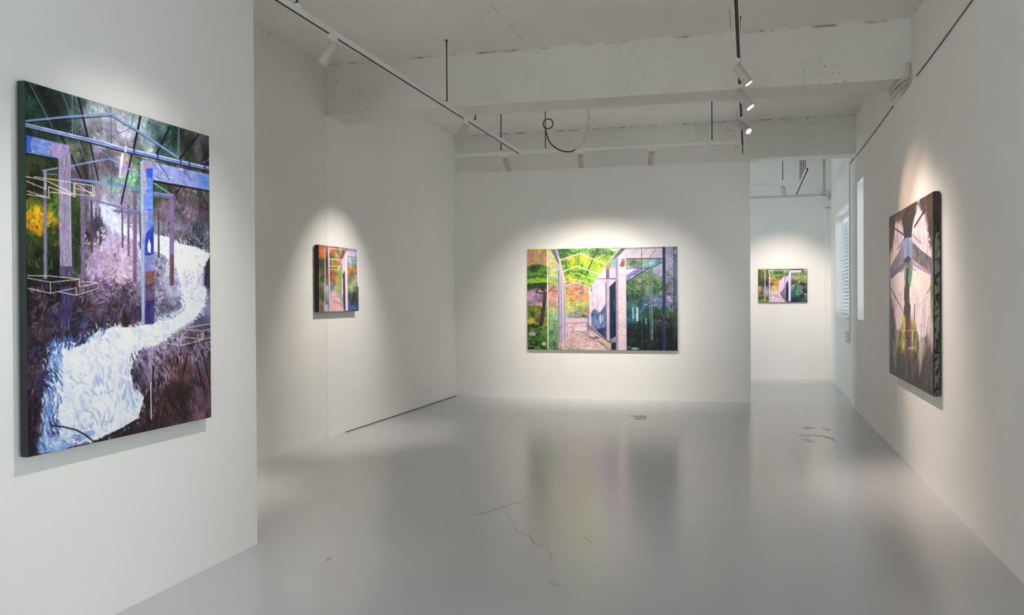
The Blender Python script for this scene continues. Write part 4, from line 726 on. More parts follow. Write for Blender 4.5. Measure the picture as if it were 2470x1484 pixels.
'centre': ((2.355,1.59),[(0.0162,0.9791,140,150,60),(0.0469,0.9517,200,120,170),(0.096,0.9595,200,190,60),(0.1266,0.9234,220,130,150),(0.0346,0.8722,210,180,70),(0.096,0.8709,215,190,70),(0.0346,0.8456,220,140,140),(0.1205,0.9854,130,160,70),(0.0469,0.8099,90,150,60),(0.096,0.7913,60,120,45),(0.0346,0.748,70,120,50),(0.1144,0.7379,70,110,50),(0.0346,0.6859,120,180,50),(0.1144,0.6848,130,190,50),(0.0346,0.6326,50,80,40),(0.096,0.6496,50,80,40),(0.1571,0.958,200,220,110),(0.1815,0.8692,235,220,140),(0.1754,0.8075,210,220,190),(0.1875,0.7367,170,210,140),(0.1815,0.6751,170,210,120),(0.1754,0.6134,200,160,130),(0.1754,0.5604,230,170,160),(0.1997,0.5249,225,160,150),(0.0346,0.5528,190,150,190),(0.0776,0.579,200,160,190),(0.0592,0.5171,130,110,150),(0.096,0.4991,150,130,150),(0.0346,0.464,190,170,180),(0.0776,0.4638,180,160,170),(0.1815,0.4633,215,180,150),(0.1815,0.4103,190,190,120),(0.0346,0.4019,130,130,60),(0.0776,0.393,110,130,50),(0.0346,0.3398,80,110,50),(0.0715,0.3221,100,110,50),(0.0346,0.2777,160,150,70),(0.1266,0.2779,150,150,70),(0.096,0.2955,170,150,90),(0.0346,0.2245,70,70,35),(0.0531,0.1891,60,100,40),(0.1144,0.1894,90,120,50),(0.0346,0.1003,50,100,40),(0.096,0.1008,60,120,45),(0.0346,0.0204,40,80,35),(0.1144,0.0213,60,90,40),(0.1754,0.3397,150,190,160),(0.1754,0.278,150,190,110),(0.1754,0.2073,120,150,120),(0.1815,0.1191,110,160,120),(0.1815,0.0309,90,130,80),(0.2543,0.9557,70,130,70),(0.3026,0.9722,110,170,80),(0.3988,0.9698,100,160,90),(0.4585,0.9596,110,150,100),(0.5476,0.9488,150,180,130),(0.2785,0.8672,180,190,60),(0.3387,0.8923,200,200,50),(0.3988,0.891,180,210,60),(0.4585,0.8723,190,210,60),(0.2785,0.8057,120,180,60),(0.3147,0.805,190,190,60),(0.3748,0.8039,130,200,60),(0.4346,0.8029,120,190,60),(0.4942,0.8367,200,200,60),(0.518,0.7839,170,190,70),(0.2664,0.7355,225,180,40),(0.3086,0.7349,150,190,60),(0.3688,0.7339,140,190,60),(0.4287,0.7155,110,180,60),(0.4585,0.7326,120,170,70),(0.2906,0.6736,200,180,80),(0.3387,0.6818,160,200,70),(0.3988,0.6722,120,180,50),(0.4287,0.6456,130,170,60),(0.2906,0.6297,220,150,170),(0.3508,0.6378,215,140,190),(0.2906,0.5945,210,190,60),(0.3387,0.594,210,140,90),(0.3808,0.5849,150,140,190),(0.4107,0.5933,210,190,120),(0.2906,0.5242,210,160,60),(0.3267,0.5064,190,100,60),(0.3628,0.5237,120,110,140),(0.3988,0.5059,200,130,60),(0.2906,0.4539,180,190,100),(0.3387,0.4537,170,180,90),(0.3988,0.4534,180,190,100),(0.2906,0.3924,210,200,90),(0.3748,0.3922,150,150,100),(0.2906,0.3397,150,180,210),(0.3387,0.3396,140,160,180),(0.3988,0.3396,120,110,110),(0.3026,0.2782,225,190,205),(0.3748,0.2783,225,190,200),(0.2906,0.2254,230,200,215),(0.3628,0.2169,235,215,230),(0.2906,0.1639,230,195,200),(0.3387,0.1466,235,205,205),(0.3387,0.0765,225,190,190),(0.4287,0.1472,210,180,185),(0.4287,0.0598,225,190,190),(0.4883,0.0342,235,210,215),(0.518,0.1042,190,160,165),(0.2543,0.0581,228,192,192),(0.4585,0.5841,235,210,240),(0.5061,0.6098,245,230,250),(0.4585,0.4706,225,200,235),(0.4942,0.4965,215,190,230),(0.4585,0.4094,200,180,220),(0.4466,0.3221,120,140,180),(0.4942,0.3221,130,150,190),(0.4466,0.2347,100,120,160),(0.5061,0.2088,80,100,140),(0.4942,0.1477,60,80,120),(0.518,0.1217,50,65,100),(0.5061,0.7406,240,240,230),(0.724,0.936,220,215,230),(0.8114,0.934,205,200,225),(0.8693,0.9498,190,190,220),(0.724,0.9706,220,220,220),(0.6948,0.8501,120,150,110),(0.7532,0.8489,140,170,140),(0.8114,0.8564,140,180,190),(0.8808,0.8636,130,175,200),(0.6948,0.7809,200,190,230),(0.724,0.7717,150,150,210),(0.7532,0.7108,120,140,110),(0.7123,0.6595,100,140,80),(0.6948,0.6251,90,130,90),(0.7532,0.6244,150,165,130),(0.7998,0.6756,140,160,140),(0.7998,0.6066,140,130,110),(0.8461,0.6578,110,150,80),(0.8808,0.6573,110,140,110),(0.8693,0.7262,170,175,200),(0.8924,0.7774,175,175,205),(0.6948,0.5558,70,110,90),(0.7532,0.5553,60,95,85),(0.8461,0.5803,70,120,90),(0.8924,0.5798,80,120,90),(0.9499,0.8793,170,170,205),(0.9499,0.7507,165,170,195),(0.9499,0.665,140,140,150),(0.9499,0.5878,130,130,110),(0.9499,0.5536,90,90,85),(0.6948,0.4866,60,90,80),(0.7532,0.4862,75,110,90),(0.8114,0.5031,90,120,150),(0.8693,0.5027,130,150,190),(0.9499,0.5021,190,190,215),(0.9499,0.4507,110,120,160),(0.6948,0.4087,80,130,130),(0.7532,0.3912,50,110,120),(0.8114,0.4083,60,90,110),(0.8693,0.4253,120,130,170),(0.8693,0.3651,50,90,70),(0.9499,0.3907,70,100,70),(0.6948,0.3221,45,95,110),(0.7532,0.3221,40,90,105),(0.794,0.3393,40,80,60),(0.8461,0.3307,45,80,50),(0.9499,0.3392,60,80,60),(0.6948,0.2529,25,55,65),(0.7532,0.2444,30,55,60),(0.8114,0.2618,30,60,60),(0.8693,0.2791,80,75,85),(0.9499,0.2792,60,65,65),(0.8693,0.1931,45,60,50),(0.6948,0.1749,20,25,30),(0.7532,0.1666,18,22,28),(0.8114,0.1497,20,26,30),(0.8693,0.1243,22,25,32),(0.9499,0.1935,35,42,38),(0.9499,0.0649,18,22,32),(0.6948,0.0624,30,45,45),(0.8114,0.0549,25,40,42),(0.8693,0.0383,20,25,35)],[('t',((-0.0005,0.9973),(0.1419,0.9937),(0.1419,0.8258),(-0.0005,0.8107)),((140,150,60),(196,120,164),(206,140,170),(170,180,60),(226,150,160),(214,186,70),(240,204,90)),300,0.075,0.014,-35,0.5,0.0,None),('t',((0.1437,0.9937),(0.1693,0.993),(0.2058,0.8687),(0.2119,0.6659),(0.1437,0.6667)),((176,206,110),(226,200,190),(214,224,130),(236,216,140),(240,236,170)),120,0.08,0.014,-40,0.4,0.0,None),('t',((0.2119,0.992),(0.6067,0.9822),(0.4346,0.6193),(0.2664,0.6212),(0.224,0.8683)),((56,100,48),(84,140,56),(120,180,58),(150,205,70),(170,214,96),(196,206,70),(224,196,60),(232,214,110)),700,0.07,0.015,25,0.8,0.0,None),('t',((0.2119,0.992),(0.5949,0.9824),(0.5713,0.9309),(0.3628,0.9575),(0.2301,0.9034)),((50,90,84),(70,120,80),(110,160,100),(150,180,120)),130,0.06,0.013,20,0.6,0.0,None),('t',((0.2634,0.63),(0.3327,0.6643),(0.4257,0.6107),(0.4257,0.4882),(0.2634,0.4892)),((110,100,130),(190,100,70),(150,140,186),(216,150,90),(220,150,180),(206,190,70),(230,170,190),(226,200,120)),240,0.06,0.014,10,0.7,0.0,None),('t',((0.2634,0.4848),(0.4257,0.4839),(0.4257,0.3396),(0.2634,0.3221)),((130,160,160),(150,170,120),(190,196,110),(200,190,150),(214,206,110)),150,0.08,0.012,3,0.12,0.0,None),('t',((0.0008,0.5975),(0.1388,0.5961),(0.1388,0.4547),(0.0008,0.4553)),((120,104,140),(150,130,160),(196,150,186),(210,170,180),(216,176,160)),120,0.07,0.013,5,0.3,0.0,None),('t',((0.0008,0.4376),(0.1388,0.4281),(0.1388,0.2867),(0.0008,0.3132)),((60,84,40),(80,110,46),(110,130,56),(150,140,70)),150,0.07,0.009,80,0.25,0.0,None),('t',((0.0008,0.2421),(0.14,0.2779),(0.14,0.0039),(0.0008,0.0023)),((36,62,34),(44,80,38),(64,112,46),(90,140,56),(124,150,66),(150,150,80)),330,0.055,0.012,60,0.7,0.0,None),('t',((0.1449,0.4016),(0.2119,0.4014),(0.2119,0.0048),(0.1449,0.004)),((96,140,90),(120,160,110),(150,190,150),(174,200,130)),150,0.07,0.011,85,0.2,0.0,None),('t',((0.1449,0.6137),(0.2119,0.6306),(0.2119,0.4896),(0.1449,0.4811)),((214,150,150),(228,176,160),(240,200,170)),60,0.06,0.014,10,0.4,0.0,None),('t',((0.6702,0.66),(0.7649,0.7365),(0.8404,0.7783),(0.9068,0.6742),(0.9068,0.5368),(0.6702,0.5214)),((52,90,74),(66,110,84),(96,140,86),(116,130,96),(140,164,120),(170,176,150)),380,0.075,0.015,-30,0.7,0.0,None),('t',((0.8461,0.7955),(0.9068,0.8459),(0.9068,0.7257),(0.8693,0.7434)),((150,156,186),(174,172,206),(186,186,214),(196,190,214)),120,0.08,0.018,-40,0.4,0.0,None),('t',((0.9258,0.9914),(0.9775,0.99),(0.9775,0.5448),(0.9258,0.5452)),((126,126,112),(140,140,150),(150,152,182),(172,172,206),(186,182,210)),130,0.07,0.016,-30,0.5,0.0,None),('t',((0.7765,0.5206),(0.9786,0.5362),(0.9786,0.4249),(0.7765,0.4084)),((70,100,110),(90,118,150),(110,120,166),(128,146,190),(190,196,220)),150,0.08,0.011,4,0.15,0.0,None),('t',((0.6702,0.5214),(0.7765,0.5206),(0.7765,0.2703),(0.6702,0.2701)),((34,70,84),(44,94,110),(60,110,116),(80,128,132)),170,0.07,0.011,86,0.15,0.0,None),('t',((0.6702,0.2614),(0.9786,0.2622),(0.9786,0.0138),(0.6702,0.0102)),((14,18,26),(18,24,30),(26,40,42),(40,58,52),(54,66,56)),260,0.07,0.014,5,0.3,0.0,None),('t',((0.794,0.3652),(0.9786,0.3992),(0.9786,0.2279),(0.794,0.2272)),((40,62,46),(52,84,54),(78,74,84),(96,80,92)),90,0.05,0.012,40,0.7,0.0,None),('t',((0.2634,0.2561),(0.4167,0.2609),(0.5535,0.0697),(0.5535,0.0088),(0.227,0.005)),((202,166,170),(214,180,184),(226,194,180),(232,206,210),(238,216,220)),230,0.09,0.013,-6,0.15,0.0,None),('t',((0.0008,0.8018),(0.0346,0.8367),(0.096,0.8444),(0.148,0.8213),(0.1449,0.7462),(0.096,0.7293),(0.0008,0.7218)),((28,50,32),(34,62,36),(46,88,42),(74,128,54),(92,146,60),(112,160,66),(140,178,84)),170,0.075,0.018,-12,0.4,0.02,(62,108,48)),('t',((0.0008,0.6908),(0.0654,0.712),(0.1449,0.7021),(0.1449,0.6667),(0.0008,0.6508)),((96,150,50),(132,185,52),(176,196,60),(160,206,70)),80,0.075,0.015,-6,0.3,0.015,(132,185,52)),('t',((0.0008,0.6552),(0.1388,0.6624),(0.1266,0.6271),(0.0654,0.6234),(0.0038,0.593)),((34,54,32),(48,74,38),(70,100,46)),60,0.07,0.015,-8,0.3,0.012,(48,74,38)),('l',(0.0929,0.2424,0.1095,0.3663),66.4,(78,58,58)),('l',(0.1095,0.3663,0.1235,0.5255),54.7,(78,58,58)),('l',(0.1235,0.5255,0.1278,0.5785),45.8,(70,52,52)),('l',(0.1235,0.552,0.0592,0.5721),19.7,(60,45,46)),('l',(0.0592,0.5721,0.0868,0.6232),20.1,(60,45,46)),('l',(0.0868,0.6232,0.1113,0.6096),19.7,(60,45,46)),('l',(0.1113,0.6096,0.1095,0.5698),20.1,(60,45,46)),('l',(0.1266,0.552,0.1723,0.6046),17.0,(105,84,76)),('l',(0.1723,0.6046,0.1906,0.6397),17.0,(105,84,76)),('p',((0.0592,0.1537),(0.0545,0.1401),(0.0422,0.1316),(0.027,0.1315),(0.0147,0.1398),(0.01,0.1534),(0.0147,0.167),(0.027,0.1754),(0.0422,0.1755),(0.0545,0.1672)),(190,176,182),14,1.0,None),('p',((0.1315,0.0569),(0.1284,0.0454),(0.1205,0.0383),(0.1107,0.0382),(0.1027,0.0451),(0.0997,0.0566),(0.1027,0.068),(0.1107,0.0752),(0.1205,0.0753),(0.1284,0.0683)),(200,190,190),14,1.0,None),('l',(0.01,0.1356,0.0561,0.1341),11.3,(90,80,85)),('p',((0.0346,0.2245),(0.0899,0.2513),(0.1144,0.2425),(0.0592,0.2113)),(60,55,30),12,1.0,None),('l',(0.2603,0.9908,0.2736,0.7618),12.8,(70,110,90)),('l',(0.4793,0.994,0.4257,0.8118),17.0,(50,82,72)),('l',(0.4257,0.8118,0.4077,0.7334),17.0,(50,82,72)),('l',(0.3598,0.9901,0.3598,0.9489),12.7,(96,120,92)),('l',(0.3598,0.9489,0.346,0.8308),12.7,(96,120,92)),('l',(0.2179,0.8817,0.3598,0.9515),21.2,(238,226,202)),('l',(0.3598,0.9515,0.5417,0.8358),20.7,(238,226,202)),('l',(0.2422,0.7711,0.3418,0.8291),18.3,(238,226,202)),('l',(0.3418,0.8291,0.4942,0.7407),18.0,(238,226,202)),('l',(0.2724,0.7249,0.3387,0.759),12.6,(225,222,175)),('l',(0.3387,0.759,0.4645,0.6845),12.5,(225,222,175)),('l',(0.2615,0.6687,0.3297,0.7021),12.6,(222,212,175)),('l',(0.3297,0.7021,0.4466,0.641),12.5,(222,212,175)),('l',(0.2615,0.63,0.3327,0.6713),12.6,(232,215,205)),('l',(0.3327,0.6713,0.4287,0.615),12.5,(232,215,205)),('p',((0.2106,0.8774),(0.227,0.8507),(0.2634,0.6564),(0.2634,0.1989),(0.2301,0.0666),(0.221,0.0031),(0.2131,0.003)),(200,190,216),14,1.0,(40,0.15,0.02,89)),('l',(0.2179,0.7891,0.2179,0.0753),11.5,(110,100,140)),('l',(0.2349,0.6656,0.2349,0.0755),8.6,(150,138,175)),('l',(0.2452,0.6654,0.2452,0.0756),11.4,(225,212,228)),('l',(0.2543,0.6653,0.2543,0.0757),8.5,(160,150,180)),('p',((0.165,0.9949),(0.1985,0.9941),(0.2252,0.8771),(0.2179,0.8508),(0.207,0.8687)),(128,114,152),12,1.0,None),('l',(0.2021,0.994,0.2301,0.855),19.9,(242,228,236)),('l',(0.2301,0.855,0.2615,0.652),19.9,(242,228,236)),('l',(0.1419,0.9955,0.1419,0.0022),18.5,(232,238,222)),('p',((0.4287,0.6106),(0.4764,0.6974),(0.5358,0.6965),(0.5358,0.4614),(0.4942,0.3657),(0.4585,0.4094),(0.4287,0.3658)),(236,214,238),12,1.0,(60,0.1,0.03,85)),('p',((0.4287,0.3483),(0.4585,0.4007),(0.4942,0.3657),(0.5358,0.4527),(0.5358,0.0957),(0.4287,0.2242)),(108,126,168),24,1.0,(90,0.1,0.02,85)),('p',((0.4585,0.1998),(0.5358,0.2263),(0.5358,0.0939)),(60,80,118),20,1.0,(30,0.06,0.02,80)),('l',(0.4972,0.3483,0.4972,0.261),22.3,(215,222,240)),('l',(0.512,0.3395,0.512,0.2785),14.0,(200,208,230)),('l',(0.4764,0.6887,0.4764,0.3657),9.7,(200,175,205)),('l',(0.4394,0.628,0.4394,0.5712),12.7,(120,95,125)),('l',(0.4299,0.6106,0.4299,0.2347),22.3,(240,228,240)),('p',((0.5298,0.8012),(0.6008,0.7999),(0.6008,0.7026),(0.4793,0.7043)),(242,238,236),8,1.0,None),('l',(0.4734,0.7,0.6008,0.6982),12.4,(108,116,128)),('p',((0.5369,0.7967),(0.5583,0.7963),(0.5583,0.6962),(0.5358,0.6965)),(128,102,132),12,1.0,None),('p',((0.5358,0.6965),(0.5594,0.6962),(0.5594,0.0854),(0.5358,0.0957)),(205,186,216),14,1.0,(20,0.15,0.012,89)),('l',(0.5358,0.6617,0.5358,0.0957),12.5,(95,82,118)),('p',((0.5594,0.8006),(0.602,0.7999),(0.602,0.6609),(0.5594,0.6223)),(226,206,232),10,1.0,None),('l',(0.5594,0.698,0.602,0.6974),13.9,(60,80,110)),('p',((0.5594,0.6197),(0.6008,0.6783),(0.6008,0.1353),(0.5831,0.0891),(0.5594,0.1176)),(28,48,68),14,1.0,(40,0.1,0.02,80)),('l',(0.5878,0.5046,0.5902,0.4003),19.4,(40,90,140)),('p',((0.5683,0.1134),(0.6008,0.1353),(0.6008,0.0094),(0.5683,0.0046)),(150,160,165),30,1.0,None),('p',((0.5683,0.0699),(0.6008,0.0789),(0.6008,0.005),(0.5683,0.0046)),(40,46,62),14,1.0,None),('p',((0.6332,0.9928),(0.6696,0.9918),(0.6155,0.9142),(0.5683,0.877),(0.5269,0.8186)),(88,120,122),12,1.0,None),('l',(0.6655,0.9876,0.6155,0.9194),14.1,(30,50,58)),('p',((0.5683,0.8787),(0.602,0.8867),(0.602,0.7999),(0.5713,0.8004)),(150,190,205),12,1.0,None),('p',((0.5417,0.8271),(0.5683,0.8613),(0.5683,0.7987),(0.5358,0.7993)),(170,165,110),10,1.0,None),('l',(0.6302,0.992,0.5298,0.8142),18.3,(222,204,192)),('l',(0.5298,0.8142,0.4316,0.6176),18.4,(222,204,192)),('p',((0.5535,0.9922),(0.6302,0.9937),(0.589,0.9609)),(240,222,205),8,1.0,None),('p',((0.2634,0.3133),(0.4179,0.3133),(0.4179,0.2714),(0.2634,0.2623)),(230,202,222),8,1.0,None),('l',(0.2634,0.2605,0.4137,0.2696),9.8,(150,125,140)),('l',(0.4137,0.3133,0.4137,0.1909),11.3,(150,122,140)),('l',(0.3147,0.2255,0.3177,0.186),11.3,(175,150,160)),('l',(0.3177,0.186,0.3808,0.1776),11.2,(175,150,160)),('l',(0.3808,0.1776,0.4107,0.1909),11.1,(175,150,160)),('p',((0.3219,0.2203),(0.4077,0.2258),(0.4077,0.1952),(0.3808,0.1837),(0.3219,0.1922)),(238,222,236),8,1.0,None),('l',(0.2724,0.2517,0.2724,0.0671),37.2,(212,192,222)),('p',((0.4257,0.2259),(0.4346,0.2347),(0.5683,0.0655),(0.5683,0.0072),(0.5535,0.0071),(0.518,0.052)),(222,196,186),14,1.0,None),('l',(0.4197,0.239,0.4883,0.1476),18.2,(110,92,104)),('l',(0.4883,0.1476,0.5653,0.0716),18.1,(110,92,104)),('l',(0.3658,0.1819,0.4466,0.1124),12.6,(150,118,120)),('l',(0.4466,0.1124,0.518,0.0563),12.5,(150,118,120)),('l',(0.518,0.0563,0.5535,0.0071),12.6,(150,118,120)),('l',(0.4406,0.1298,0.4466,0.1124),11.2,(120,96,96)),('l',(0.4466,0.1124,0.4942,0.1215),11.0,(120,96,96)),('p',((0.6655,0.9894),(0.9068,0.9953),(0.9068,0.8931),(0.6702,0.8939)),(215,208,226),12,1.0,(60,0.12,0.02,25)),('l',(0.6655,0.9876,0.9068,0.9919),19.1,(150,160,178)),('p',((0.7765,0.9693),(0.8461,0.9848),(0.7998,0.8954),(0.7415,0.8967)),(232,212,214),8,1.0,None),('l',(0.8635,0.9758,0.8259,0.8992),12.4,(150,150,185)),('l',(0.7998,0.9773,0.7707,0.909),9.7,(190,180,205)),('p',((0.6684,0.7293),(0.7445,0.7956),(0.8183,0.796),(0.6702,0.6669)),(150,152,210),18,1.0,(24,0.08,0.02,35)),('p',((0.6702,0.79),(0.7445,0.7956),(0.6702,0.731)),(225,212,236),8,1.0,None),('l',(0.6702,0.6947,0.7765,0.795),9.7,(90,100,150)),('l',(0.6948,0.7506,0.7415,0.7369),9.6,(90,100,150)),('l',(0.7123,0.7719,0.7649,0.7581),9.6,(90,100,150)),('l',(0.6696,0.6635,0.8183,0.796),13.8,(45,65,85)),('l',(0.6696,0.7969,0.8346,0.7991),11.0,(60,85,98)),('l',(0.8346,0.7991,0.9085,0.8544),11.0,(60,85,98)),('l',(0.6696,0.8905,0.9079,0.8871),15.1,(80,66,88)),('p',((0.8143,0.7943),(0.8404,0.7938),(0.8438,0.0983),(0.823,0.0981)),(112,142,142),12,0.55,None),('l',(0.8433,0.5373,0.8444,0.0768),8.2,(45,62,80)),('l',(0.8392,0.6578,0.8404,0.1069),5.4,(190,215,220)),('l',(0.7707,0.9971,0.7713,0.0097),8.2,(70,92,104)),('l',(0.7123,0.4173,0.7135,0.3048),19.4,(185,208,224)),('l',(0.7404,0.4172,0.7415,0.2832),30.0,(195,214,230)),('l',(0.7986,0.3135,0.7986,0.2531),16.4,(150,185,195)),('l',(0.8218,0.4858,0.823,0.3479),19.1,(90,130,170)),('l',(0.7852,0.3135,0.7922,0.3566),12.4,(62,100,58)),('l',(0.7852,0.3135,0.7771,0.348),12.3,(45,80,45)),('l',(0.7998,0.3652,0.8067,0.4083),12.4,(62,100,58)),('l',(0.7998,0.3652,0.7916,0.3997),12.3,(45,80,45)),('l',(0.8143,0.3221,0.8212,0.3652),12.2,(62,100,58)),('l',(0.8143,0.3221,0.8062,0.3566),12.3,(45,80,45)),('l',(0.8519,0.3651,0.8589,0.4081),12.3,(62,100,58)),('l',(0.8519,0.3651,0.8438,0.3996),12.3,(45,80,45)),('l',(0.8693,0.3909,0.8762,0.4339),12.4,(62,100,58)),('l',(0.8693,0.3909,0.8612,0.4253),12.3,(45,80,45)),('l',(0.8808,0.3307,0.8878,0.3737),12.2,(62,100,58)),('l',(0.8808,0.3307,0.8727,0.3651),12.2,(45,80,45)),('l',(0.8635,0.3135,0.8704,0.3565),12.2,(62,100,58)),('l',(0.8635,0.3135,0.8554,0.3479),12.2,(45,80,45)),('l',(0.9384,0.3821,0.9453,0.425),12.2,(62,100,58)),('l',(0.9384,0.3821,0.9304,0.4165),12.2,(45,80,45)),('l',(0.9614,0.4078,0.9683,0.4506),12.3,(62,100,58)),('l',(0.9614,0.4078,0.9534,0.4421),12.2,(45,80,45)),('l',(0.9557,0.3392,0.9626,0.3821),12.2,(62,100,58)),('l',(0.9557,0.3392,0.9476,0.3735),12.2,(45,80,45)),('p',((0.8808,0.2791),(0.8786,0.2731),(0.8729,0.2693),(0.8657,0.2693),(0.8599,0.273),(0.8577,0.2791),(0.8599,0.2852),(0.8657,0.2889),(0.8729,0.2889),(0.8786,0.2852)),(120,100,112),14,1.0,None),('p',((0.8981,0.2877),(0.8959,0.2817),(0.8902,0.2779),(0.883,0.2779),(0.8773,0.2817),(0.8751,0.2877),(0.8773,0.2938),(0.883,0.2975),(0.8902,0.2975),(0.8959,0.2938)),(120,100,112),14,1.0,None),('p',((0.9384,0.2706),(0.9362,0.2646),(0.9305,0.2608),(0.9234,0.2608),(0.9176,0.2646),(0.9154,0.2706),(0.9176,0.2767),(0.9234,0.2804),(0.9305,0.2804),(0.9362,0.2767)),(120,100,112),14,1.0,None),('p',((0.6948,0.0191),(0.724,0.0298),(0.7602,0.0147),(0.7182,0.0047)),(190,190,172),6,1.0,None),('p',((0.6702,0.0362),(0.6948,0.0408),(0.6889,0.0191)),(120,125,118),6,1.0,None),('p',((0.9062,0.9987),(0.9246,0.9991),(0.9246,0.0029),(0.9062,0.0044)),(48,68,106),14,1.0,(40,0.15,0.015,88)),('p',((0.9786,0.9969),(0.9981,0.9964),(0.9981,0.536),(0.9786,0.5362)),(100,116,140),12,1.0,None),('p',((0.9832,0.9728),(0.9929,0.9725),(0.9929,0.9297),(0.9832,0.9214)),(190,205,220),4,1.0,None),('l',(0.9878,0.8956,0.9878,0.6902),12.1,(130,180,195)),('l',(0.9797,0.9943,0.9797,0.0053),9.5,(60,72,100)),('p',((0.6014,0.9084),(0.6167,0.9194),(0.6167,0.0026),(0.6014,0.0024)),(170,152,178),14,1.0,(30,0.15,0.012,89)),('p',((0.6167,0.9194),(0.6655,0.9876),(0.669,0.0015),(0.6155,0.0009)),(238,214,226),12,1.0,(70,0.08,0.03,5)),('p',((0.6302,0.8427),(0.6449,0.8815),(0.6614,0.8768),(0.6614,0.8248),(0.6449,0.806),(0.6243,0.8255)),(150,112,126),12,1.0,None),('l',(0.6361,0.886,0.6596,0.8872),11.0,(120,85,100)),('l',(0.6667,0.9807,0.6684,0.0015),11.1,(225,205,225))]),
